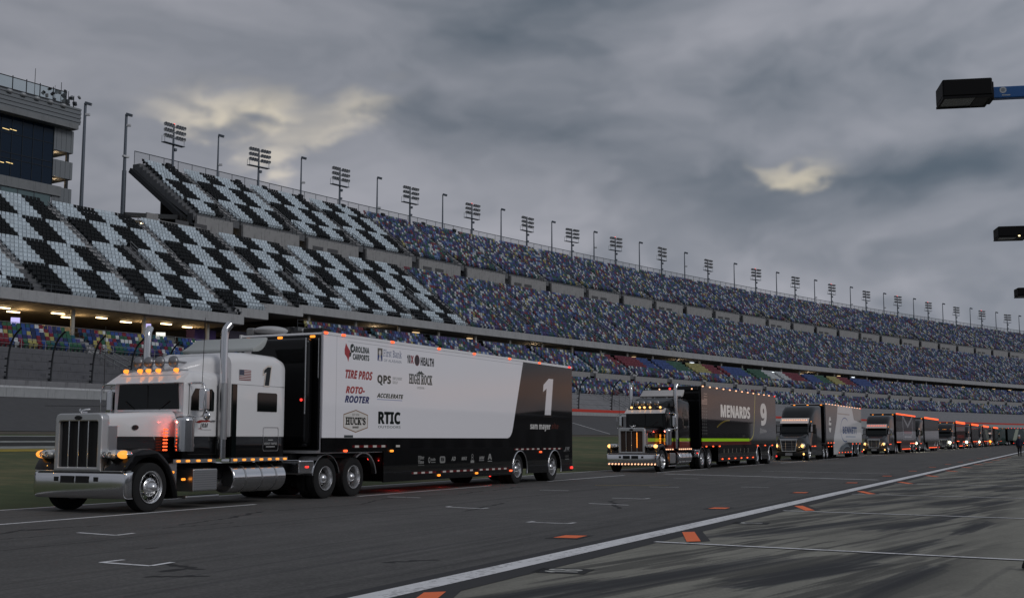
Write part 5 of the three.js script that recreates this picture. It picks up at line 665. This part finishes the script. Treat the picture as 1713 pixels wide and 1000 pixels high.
{ // second: black long-nose with lime band
  const { o, sl } = longNose('black long-nosed tractor with a lime stripe and a row of lamps along its chrome bumper', { upper: BLACK, lower: MAROON, fender: BLACK, band: LIME, visor: std([0.6, 0.58, 0.58], 0.3), bumperLamps: true, grilleLamp: true, grille: std([0.06, 0.03, 0.018], 0.5), head: warmHead, cowl: amber, cowlGlow: 0.12, trim: paleLamp, wing: std([0.5, 0.48, 0.47], 0.4), roofLamp: warmHead });
  placeHauler(o, 51.75);
  { const [g, m] = decal(1.5, 1.15, 256, 200, (c) => { for (let i = 0; i < 420; i++) { const a = rnd() * 6.3, r = Math.sqrt(rnd()); c.globalAlpha = 0.09; c.fillStyle = pick(['#6b625a', '#57504b', '#8a8178', '#2b2623', '#3a3532']); c.beginPath(); c.ellipse(128 + Math.cos(a) * r * 76, 100 + Math.sin(a) * r * 82, 6 + rnd() * 18, 5 + rnd() * 14, rnd() * 3, 0, 7); c.fill(); } }); at(mesh('sleeper_graphic', g, m, sl), 4.6, 2.5, 1.13); }
  const tx = sideTex((g, P, kx, ky) => {
    fillR(g, P, 0, 16.4, 0.2, 4.2, '#060505');
    fillR(g, P, 0, 10.0, 1.18, 1.38, '#5a1d14'); g.strokeStyle = '#b4ea14'; g.lineWidth = 0.16 * ky; g.beginPath(); g.moveTo(...P(0, 1.45)); g.lineTo(...P(9.6, 1.45)); g.stroke(); g.lineWidth = 0.12 * kx; g.strokeStyle = '#a89a34'; g.beginPath(); g.moveTo(...P(9.6, 1.45)); g.quadraticCurveTo(...P(10.5, 1.46), ...P(10.7, 2.0)); g.lineTo(...P(11.2, 4.1)); g.stroke();
    const T = (s, x0, x1, y1, y0, f, c, cap) => textFit(g, P, s, x0, x1, y1, y0, f, c, cap);
    T('MENARDS', 3.5, 9.9, 3.3, 2.68, 'bold * sans-serif', '#ece8e0'); { g.lineWidth = 10; g.strokeStyle = '#cfcbc4'; g.font = 'bold 100px sans-serif'; }
    T('9', 12.4, 14.0, 3.6, 2.36, 'bold * sans-serif', '#dcd8d2'); g.strokeStyle = '#bdb9b4'; g.lineWidth = 5; g.beginPath(); g.moveTo(...P(12.2, 1.95)); for (let i = 0; i < 14; i++) g.lineTo(...P(12.2 + i * 0.13, 1.95 + (i % 2 ? 0.2 : -0.12) * (1 - i / 20))); g.stroke();
    for (let i = 0; i < 9; i++) if (i % 2 === 0 || i > 4) fillR(g, P, i < 5 ? 0.45 : 0.02, 1.05, 3.24 + (8 - i) * 0.065, 3.28 + (8 - i) * 0.065, '#a98d80');
    g.strokeStyle = '#7d6d22'; g.lineWidth = 10; g.beginPath(); g.moveTo(...P(2.8, 2.1)); g.quadraticCurveTo(...P(4.0, 2.5), ...P(5.4, 2.5)); g.stroke();
    for (let c = 0; c < 3; c++) for (let r = 0; r < 9; r++) { g.globalAlpha = 0.6; { const x = 0.08 + c * 0.34, y = 2.99 - r * 0.16, w = 0.14 + 0.12 * rnd(); fillR(g, P, x, x + w, y + 0.035, y + 0.09, '#8a8a84'); fillR(g, P, x, x + w * 0.7, y, y + 0.018, '#8a8a84'); } } g.globalAlpha = 1;
    for (let i = 0; i < 7; i++) T('ABEXPDI'[i], 4.0 + i * 0.86, 4.22 + i * 0.86, 0.98, 0.76, 'bold * sans-serif', '#6e6a60'); fillR(g, P, 2.1, 2.3, 3.45, 3.7, '#050505'); fillR(g, P, 2.4, 2.6, 3.45, 3.7, '#050505');
  });
  const { o: t } = trailer('black race transporter trailer with a lime stripe and white lettering, second in line', { body: BLACK, side: sidePaint(tx, 0.62), front: BLACK, rail: BLACK, topLamp: paleLamp, roofLamps: [...near_(12, 0.2, 14.6).map(([x]) => [x]), [16.1, 'r']], lowLamps: [...near_(3, 0.7, 3.2, 1.12), ...near_(6, 3.7, 10.3, 0.45), ...near_(3, 11.5, 15.2, 1.12)], lampScale: 1.1 });
  placeHauler(t, 58.6); mesh('front_visor', rspan(-0.25, 0.0, 3.9, 4.14, -1.2, 1.2, 0.05), BLACK, t); for (const z of [-0.8, 0.9]) at(mesh('front_light', lampRound, paleLamp, t), -0.27, 4.0, z); at(mesh('front_light', lampRound, redLamp, t), -0.27, 4.02, -0.25).scale.setScalar(1.6);
}
const plainSide = (draw) => sidePaint(sideTex(draw, 1024, 256), 0.55);
const later = [
  { s: 84.5, ts: 91.5, tl: 'black aerodynamic tractor with a chrome grille and white visor, third in line', trl: 'grey and white trailer with a blue ring logo, third in line',
    C: { paint: paint([0.012, 0.014, 0.016], 0.3), visor: std([0.8, 0.72, 0.68], 0.4), visorLamps: paleLamp, head: warmHead, fog: warmHead, headPower: 0.875 },
    side: (g, P, kx, ky) => { fillR(g, P, 0, 16.4, 0.2, 4.2, '#c3c2c2'); poly2(g, [[0, 4.2], [5.2, 4.2], [4.6, 3.0], [3.2, 1.6], [2.9, 1.0], [2.6, 0.2], [0, 0.2]].map((q) => P(...q)), '#3b3632'); poly2(g, [[11.6, 4.2], [16.4, 4.2], [16.4, 2.9], [12.6, 3.1]].map((q) => P(...q)), '#77716b'); poly2(g, [[4.2, 0.2], [6, 0.9], [9, 1.25], [13, 1.2], [16.4, 1.2], [16.4, 0.2]].map((q) => P(...q)), '#2b3036'); g.strokeStyle = '#8f98a0'; g.lineWidth = 3; for (let i = 0; i < 5; i++) { g.beginPath(); g.moveTo(...P(4 + i * 0.5, 0.3)); g.quadraticCurveTo(...P(6 + i * 0.4, 1.1), ...P(9 + i * 0.3, 1.25 - i * 0.1)); g.stroke(); } g.strokeStyle = '#2f4a80'; g.lineWidth = 5; const [a, b] = P(8.2, 2.25); g.beginPath(); g.ellipse(a, b, 2.0 * kx, 0.95 * ky, 0, 1.2, 5.4); g.stroke(); textFit(g, P, 'BENNETT', 7.0, 13.9, 2.5, 1.95, 'bold * sans-serif', '#27406f'); fillR(g, P, 8.4, 13.2, 1.65, 1.75, '#7b8798'); fillR(g, P, 5.0, 10.5, 3.45, 3.55, '#9b8f88'); g.fillStyle = '#d5d2cc'; const [c, d] = P(1.7, 2.6); g.beginPath(); g.ellipse(c, d, 0.5 * kx, 0.6 * ky, 0.2, 0, 7); g.fill(); fillR(g, P, 1.2, 2.2, 2.35, 2.55, '#222'); fillR(g, P, 1.5, 2.3, 2.75, 2.9, '#222'); }, body: paint([0.4, 0.4, 0.41]), front: BLACK, n: 13, low: [...near_(3, 0.7, 3.0, 1.22), ...near_(2, 0.8, 2.0, 0.95), ...near_(5, 5.2, 10.6, 0.45), ...near_(3, 11.6, 15.2, 1.12)] },
  { s: 123.4, ts: 130.2, tl: 'black aerodynamic tractor with lit red visor lamps, fourth in line', trl: 'dark maroon trailer with a pale outlined letter M, fourth in line',
    C: { paint: paint([0.014, 0.015, 0.018], 0.3), visor: std([0.7, 0.6, 0.56], 0.4), visorLamps: orangeRed, head: warmHead, fog: warmHead, headPower: 1.225, mirror: chrome },
    side: (g, P, kx) => { fillR(g, P, 0, 16.4, 0.2, 4.2, '#241a1c'); fillR(g, P, 0, 16.4, 0.2, 1.4, '#3a1418'); poly2(g, [[4.6, 4.05], [14.6, 4.05], [14.2, 1.5], [5.4, 1.5]].map((q) => P(...q)), '#2d2328', '#77757a', 8); g.strokeStyle = '#8b888c'; g.lineWidth = 22; g.lineJoin = 'miter'; g.beginPath(); [[5.6, 2.0], [5.2, 4.0], [9.4, 2.9], [13.6, 4.0], [13.3, 2.0]].forEach((q, i) => (i ? g.lineTo(...P(...q)) : g.moveTo(...P(...q)))); g.stroke(); fillR(g, P, 6.2, 12.8, 2.1, 2.4, '#6d1d24'); fillR(g, P, 6.4, 12.6, 1.65, 1.85, '#807c80'); }, body: paint([0.03, 0.02, 0.022]), front: BLACK, n: 20, tall: 1.8, low: [...near_(4, 0.4, 3.0, 1.2), ...near_(7, 4.4, 10.6, 0.45), ...near_(5, 11.4, 15.2, 1.05)] },
  { s: 149.6, ts: 155.8, tl: 'dark tractor with bright white headlights, fifth in line', trl: 'dull brown trailer with bright orange roof lamps, fifth in line', C: { paint: paint([0.01, 0.011, 0.012], 0.3), visor: BLACK, head: whiteLamp, fog: darkGlass, headSize: 0.17, headPower: 10.5, headColor: [1, 0.92, 0.65], cabLamp: paleLamp }, side: (g, P) => { fillR(g, P, 0, 16.4, 0.2, 4.2, '#2b2423'); for (let i = 0; i < 5; i++) fillR(g, P, 1 + i, 15, 1.6 + i * 0.45, 1.7 + i * 0.45, '#3c2b2b'); }, body: paint([0.03, 0.025, 0.025]), front: BLACK, n: 18, tall: 2, low: near_(8, 4.4, 13, 0.45) },
  { s: 191.6, ts: 198.4, tl: 'dark tractor facing us with two white headlights and amber roof lamps, sixth in line', trl: 'reddish trailer with glowing red side lamps, sixth in line', C: { paint: paint([0.02, 0.022, 0.025], 0.3), visor: BLACK, roofLamps: true, head: whiteLamp, fog: darkGlass, headSize: 0.2, headPower: 5.6, headColor: [1, 0.95, 0.7], cabLamp: amber }, side: (g, P) => { fillR(g, P, 0, 16.4, 0.2, 4.2, '#33201f'); fillR(g, P, 2, 14, 2.9, 3.3, '#6b1d18'); fillR(g, P, 2, 14, 1.7, 2.2, '#7c2a22'); }, body: paint([0.04, 0.02, 0.02]), front: BLACK, n: 14, tall: 3.4, low: [...near_(4, 1, 4, 1.2), ...near_(5, 5, 10, 0.45), ...near_(4, 12, 15, 1.1)] },
  { s: 221.8, ts: 228.6, tl: 'dark tractor with one visible white headlight, seventh in line', trl: 'dark trailer with red roof lamps, seventh in line', C: { paint: paint([0.015, 0.016, 0.018], 0.3), visor: BLACK, head: whiteLamp, fog: amber, headSize: 0.22, headPower: 4.2, headColor: [1, 0.9, 0.6] }, side: (g, P) => fillR(g, P, 0, 16.4, 0.2, 4.2, '#2a1f1e'), body: paint([0.03, 0.02, 0.02]), front: BLACK, n: 14, tall: 3, low: near_(6, 3, 12, 1.1) },
  { s: 251, ts: 257.6, tl: 'far dark tractor with a white headlight, eighth in line', trl: 'far dark trailer with red roof lamps, eighth in line', C: { paint: paint([0.015, 0.016, 0.018], 0.3), visor: BLACK, head: whiteLamp, fog: amber, headSize: 0.22, headPower: 3.15, headColor: [1, 0.9, 0.6], cabLamp: amber }, side: (g, P) => fillR(g, P, 0, 16.4, 0.2, 4.2, '#241d1c'), body: paint([0.03, 0.02, 0.02]), front: BLACK, n: 14, tall: 3, low: near_(6, 2, 14, 1.1) },
  { s: 283.5, ts: 290, tl: 'farthest tractor with a lit white visor and orange lamps, ninth in line', trl: 'far dark trailer behind the tractor with the lit visor', C: { paint: paint([0.03, 0.03, 0.03], 0.3), visor: std([0.7, 0.7, 0.7], 0.4), visorLamps: paleLamp, head: amber, fog: amber, headSize: 0.3, headPower: 1.75, cabLamp: amber }, side: (g, P) => fillR(g, P, 0, 16.4, 0.2, 4.2, '#1c1c1c'), body: BLACK, front: BLACK, n: 12, tall: 3, low: [] },
];
for (const h of later) {
  placeHauler(aeroTractor(h.tl, h.C), h.s);
  const { o } = trailer(h.trl, { body: h.body, side: plainSide(h.side), front: h.front, rail: h.body, roofLamps: [...near_(h.n, 0.2, 15.6).map(([x]) => [x]), [16.1, 'r']], lowLamps: h.low, topLamp: h.s < 120 ? paleLamp : orangeRed, lampScale: clamp(h.s / 85, 1, 1.8), lampTall: h.tall ?? 1 });
  placeHauler(o, h.ts);
}
{ // where the line bends on to the track: one more hauler, seen more from the side
  const turn = Math.PI / 2 - 47 * DEG, dir = V(Math.sin(47 * DEG), 0, -Math.cos(47 * DEG)), p0 = V(120, 0.08, -294);
  const { o } = trailer('dark green trailer turning on to pit road at the far end of the line', { body: paint([0.01, 0.03, 0.025]), side: plainSide((g, P) => { fillR(g, P, 0, 16.4, 0.2, 4.2, '#0f2320'); poly2(g, [[2.6, 1.2], [4.4, 3.9], [6.2, 3.9], [4.6, 1.2]].map((q) => P(...q)), '#8d9484'); g.strokeStyle = '#6f7c74'; g.lineWidth = 12; g.beginPath(); g.moveTo(...P(9.4, 1.4)); g.quadraticCurveTo(...P(9.6, 3.6), ...P(8.4, 3.7)); g.stroke(); }), front: BLACK, rail: BLACK, roofLamps: near_(10, 0.4, 16).map(([x]) => [x, 'r']), lowLamps: near_(5, 3, 14, 0.5).map(([x, y]) => [x, y, 'r']), lampScale: 2 });
  o.position.copy(p0); o.rotation.y = turn;
  const t = aeroTractor('dark tractor turning on to pit road ahead of the green trailer', { paint: paint([0.012, 0.03, 0.026]), visor: BLACK, head: amber, fog: amber, headPower: 0.7 }); t.position.copy(p0).addScaledVector(dir, -6.8); t.rotation.y = turn;
}
// ---------------------------------------------------------------- boom lamps over the stalls, pit wall
[[15.9, 5.86, 'nearest'], [27.7, 5.9, 'second'], [36.8, 5.62, 'third']].forEach(([s, h, which], i) => {
  const o = thing('boom_lamp', ['large black box floodlight on a blue boom arm, nearest over the pit stalls', 'mid-sized black box floodlight on a boom, second along the pit stalls', 'small far black box floodlight on a boom, third along the pit stalls'][i], 'floodlight', 'boom floodlights over the pit stalls');
  o.position.copy(lane(s, -1.1)); o.rotation.y = 80 * DEG;
  const blk = phys([0.003, 0.003, 0.0035], { roughness: 0.6, specularIntensity: 0.35 }), blue = std([0.012, 0.09, 0.28], 0.35);
  const head = mesh('lamp_housing', rspan(-0.25, 0.25, h - 0.1, h + 0.12, -0.3, 0.3, 0.02), blk, o);
  mesh('lens_frame', merged([span(-0.25, 0.25, h - 0.13, h - 0.1, -0.3, -0.275), span(-0.25, 0.25, h - 0.13, h - 0.1, 0.275, 0.3), span(-0.25, -0.225, h - 0.13, h - 0.1, -0.275, 0.275), span(0.225, 0.25, h - 0.13, h - 0.1, -0.275, 0.275)]), blk, head);
  mesh('lens', span(-0.224, 0.224, h - 0.115, h - 0.105, -0.274, 0.1), phys([0.1, 0.11, 0.1], { roughness: 0.18 }), head); mesh('lens_louvre', span(-0.224, 0.224, h - 0.122, h - 0.104, 0.105, 0.274), std([0.02, 0.02, 0.02], 0.6), head);
  mesh('mount_plate', rspan(-0.13, 0.13, h - 0.13, h + 0.1, 0.3, 0.34, 0.01), blk, o);
  const arm = mesh('boom_arm', rspan(-0.06, 0.06, h - 0.1, h + 0.05, 0.34, 3.2, 0.015), blue, o);
  const [dg, dm] = decal(2.2, 0.15, 512, 36, (c) => { for (let k = 0; k < 6; k++) { c.fillStyle = '#aeb4ba'; c.beginPath(); c.arc(24 + k * 84, 13, 10, 0, 7); c.fill(); c.fillStyle = '#7d8288'; c.beginPath(); c.arc(24 + k * 84, 13, 6, 0, 7); c.fill(); c.fillStyle = '#9aa3ac'; c.fillRect(24 + k * 84 - 4, 27, 24, 4); } });
  const d = mesh('arm_stickers', dg, dm, arm); d.position.set(-0.0615, h - 0.02, 1.46); d.rotation.y = -Math.PI / 2;
  mesh('mast', cyl(0.08, 0.07, h + 0.3, 12).translate(0, (h + 0.3) / 2, 3.2), steel, o); mesh('mast_foot', rspan(-0.45, 0.45, 0, 0.12, 2.75, 3.65, 0.02), steel, o); mesh('stay', rod(V(0, h - 1.4, 3.2), V(0, h - 0.1, 1.9), 0.025), steel, o);
  if (i === 1) { const l = mesh('indicator_light', box(0.03, 0.02, 0.03), glow([1, 0.8, 0.4], 4), head); l.position.set(-0.252, h - 0.1, 0.12); }
});
{
  const w = thing('pit_wall', 'low grey concrete pit wall beside the camera, outside the picture', 'wall'); w.position.copy(lane(0, 1.7)); w.rotation.y = LANE_TURN;
  for (let i = -3; i < 40; i++) mesh('wall_block', rspan(i * 6 + 0.02, i * 6 + 5.98, 0, 0.95, -0.16, 0.16, 0.03, 1), deckConc, w);
  // long low garages across the paddock: what the glossy trailers mirror
  for (const [i, s0, s1, t, h, label] of [[0, -40, 70, 46, 5.0, 'long low garage building across the paddock, mirrored in the first trailer'], [1, 84, 190, 44, 5.4, 'second low garage building across the paddock, beside a gap'], [2, 202, 330, 48, 6.4, 'taller third garage building farther along the paddock']]) {
    const b = thing('garage_building', label, 'building'); b.position.copy(lane(s0, t)); b.rotation.y = LANE_TURN; const L = s1 - s0;
    mesh('wall', span(0, L, 0, h - 0.5, 0, 12), std([0.2, 0.2, 0.21], 0.8), b); mesh('roof', extr(poly([[-0.6, h - 0.5], [12.6, h - 0.5], [12.6, h - 0.2], [6, h + 0.4], [-0.6, h - 0.2]].map(([z, y]) => [-z, y])), L + 0.8).rotateY(Math.PI / 2).translate(-0.4, 0, 0), std([0.1, 0.1, 0.11], 0.6, 0.3), b);
    for (let x = 3; x < L - 4; x += 6) mesh('garage_door', span(x, x + 3.6, 0.02, 3, -0.06, -0.01), std([0.05, 0.055, 0.06], 0.6), b);
  }
}
{
  const o = thing('wheel_chock', 'small rounded black rubber block lying on the concrete at the picture edge', 'chock'); o.position.copy(lane(15.0, -0.5)); o.rotation.y = LANE_TURN + 0.4;
  mesh('block', toCreasedNormals(extr(poly([[-0.16, 0.004], [0.16, 0.004], [0.14, 0.05], [0.05, 0.13], [-0.04, 0.14], [-0.13, 0.06]]), 0.22, 0.02).translate(0, 0, -0.11), 0.6), rubberMat, o); mesh('rope_loop', new THREE.TorusGeometry(0.05, 0.012, 6, 16, Math.PI).translate(0, 0.125, 0), rubberMat, o);
}
{ // a person walking at the far right edge
  const o = thing('person', 'person in dark navy work clothes and a pale cap walking beside the pit line', 'person'); o.position.copy(lane(115.5, -4.7)); o.rotation.y = LANE_TURN;
  const J = [[[0, 1.0, 0], [0, 1.38, 0], 0.16, 0.19, 'n'], [[0, 1.38, 0], [-0.02, 1.52, 0], 0.1, 0.065, 'n'], [[-0.03, 1.64, 0], [-0.02, 1.72, 0], 0.1, 0.1, 's'], [[-0.02, 1.78, 0], [-0.03, 1.79, 0], 0.1, 0.1, 'c'], [[-0.1, 1.755, 0], [-0.2, 1.74, 0], 0.03, 0.02, 'c'],
    [[0, 1.4, 0.19], [0.06, 1.12, 0.26], 0.065, 0.052, 'n'], [[0.06, 1.12, 0.26], [-0.1, 0.9, 0.25], 0.05, 0.04, 'n'], [[-0.1, 0.9, 0.25], [-0.15, 0.83, 0.24], 0.04, 0.035, 's'], [[0, 1.4, -0.19], [0.02, 1.12, -0.25], 0.065, 0.052, 'n'], [[0.02, 1.12, -0.25], [0.12, 0.88, -0.24], 0.05, 0.04, 'n'], [[0.12, 0.88, -0.24], [0.13, 0.8, -0.23], 0.04, 0.035, 's'],
    [[0, 0.98, 0.09], [-0.12, 0.53, 0.1], 0.11, 0.075, 'b'], [[-0.12, 0.53, 0.1], [-0.3, 0.12, 0.1], 0.07, 0.05, 'b'], [[-0.28, 0.06, 0.1], [-0.46, 0.05, 0.12], 0.05, 0.045, 'k'], [[0, 0.98, -0.09], [0.06, 0.52, -0.1], 0.11, 0.075, 'b'], [[0.06, 0.52, -0.1], [0.3, 0.14, -0.1], 0.07, 0.05, 'b'], [[0.3, 0.1, -0.1], [0.16, 0.05, -0.11], 0.05, 0.045, 'k']];
  for (const e of [1, -1]) for (let i = 0; i < 5; i++) { const bx = e > 0 ? -0.15 : 0.13, by = e > 0 ? 0.83 : 0.8, bz = e * 0.235, L = [0.05, 0.075, 0.085, 0.078, 0.06][i]; J.push([[bx + (i - 2) * 0.018, by, bz], [bx + (i - 2) * 0.022 - (i ? 0 : 0.03), by - L, bz - e * 0.01], 0.01, 0.009, 's']); }
  const mc = new MarchingCubes(110, std(0xffffff, 0.8), false, false, 60000), R = 110, S = 1.05, cy = 0.93; mc.isolation = 0;
  const pal = { n: [0.012, 0.014, 0.04], s: [0.4, 0.22, 0.15], c: [0.45, 0.45, 0.46], b: [0.008, 0.008, 0.012], k: [0.006, 0.006, 0.006] };
  const seg = J.map(([a, b, r0, r1, c]) => { const A1 = V(...a), D = V(...b).sub(A1); return { A1, D, l2: Math.max(D.lengthSq(), 1e-6), r0, r1, c }; }), q = V(0, 0, 0);
  const dist = (x, y, z, g) => { q.set(x, y, z).sub(g.A1); const t = clamp(q.dot(g.D) / g.l2); return Math.hypot(q.x - g.D.x * t, q.y - g.D.y * t, q.z - g.D.z * t) - lerp(g.r0, g.r1, t); };
  const hr = R / 2;
  for (let z = 0; z < R; z++) for (let y = 0; y < R; y++) for (let x = 0; x < R; x++) { const px = (x - hr) / hr * S, py = (y - hr) / hr * S + cy, pz = (z - hr) / hr * S; let d = 1; for (const g of seg) { const e = dist(px, py, pz, g), k = 0.035, h = clamp(0.5 + 0.5 * (d - e) / k); d = lerp(d, e, h) - k * h * (1 - h); } mc.field[x + y * R + z * R * R] = -d; }
  mc.update(); const n = mc.count, pos = new Float32Array(n * 3), nor = new Float32Array(n * 3), col = new Float32Array(n * 3);
  for (let i = 0; i < n; i++) { const x = mc.positionArray[i * 3] * S, y = mc.positionArray[i * 3 + 1] * S + cy, z = mc.positionArray[i * 3 + 2] * S; pos.set([x, y, z], i * 3); nor.set([mc.normalArray[i * 3], mc.normalArray[i * 3 + 1], mc.normalArray[i * 3 + 2]], i * 3); let best = seg[0], bd = 9; for (const g of seg) { const d = dist(x, y, z, g); if (d < bd) { bd = d; best = g; } } col.set(pal[best.c], i * 3); }
  const g = new THREE.BufferGeometry(); g.setAttribute('position', new THREE.BufferAttribute(pos, 3)); g.setAttribute('normal', new THREE.BufferAttribute(nor, 3)); g.setAttribute('color', new THREE.BufferAttribute(col, 3)); g.setAttribute('uv', new THREE.BufferAttribute(new Float32Array(n * 2), 2));
  mesh('body', g, std(0xffffff, 0.85, 0, { vertexColors: true }), o);
}
renderer.render(scene, camera);
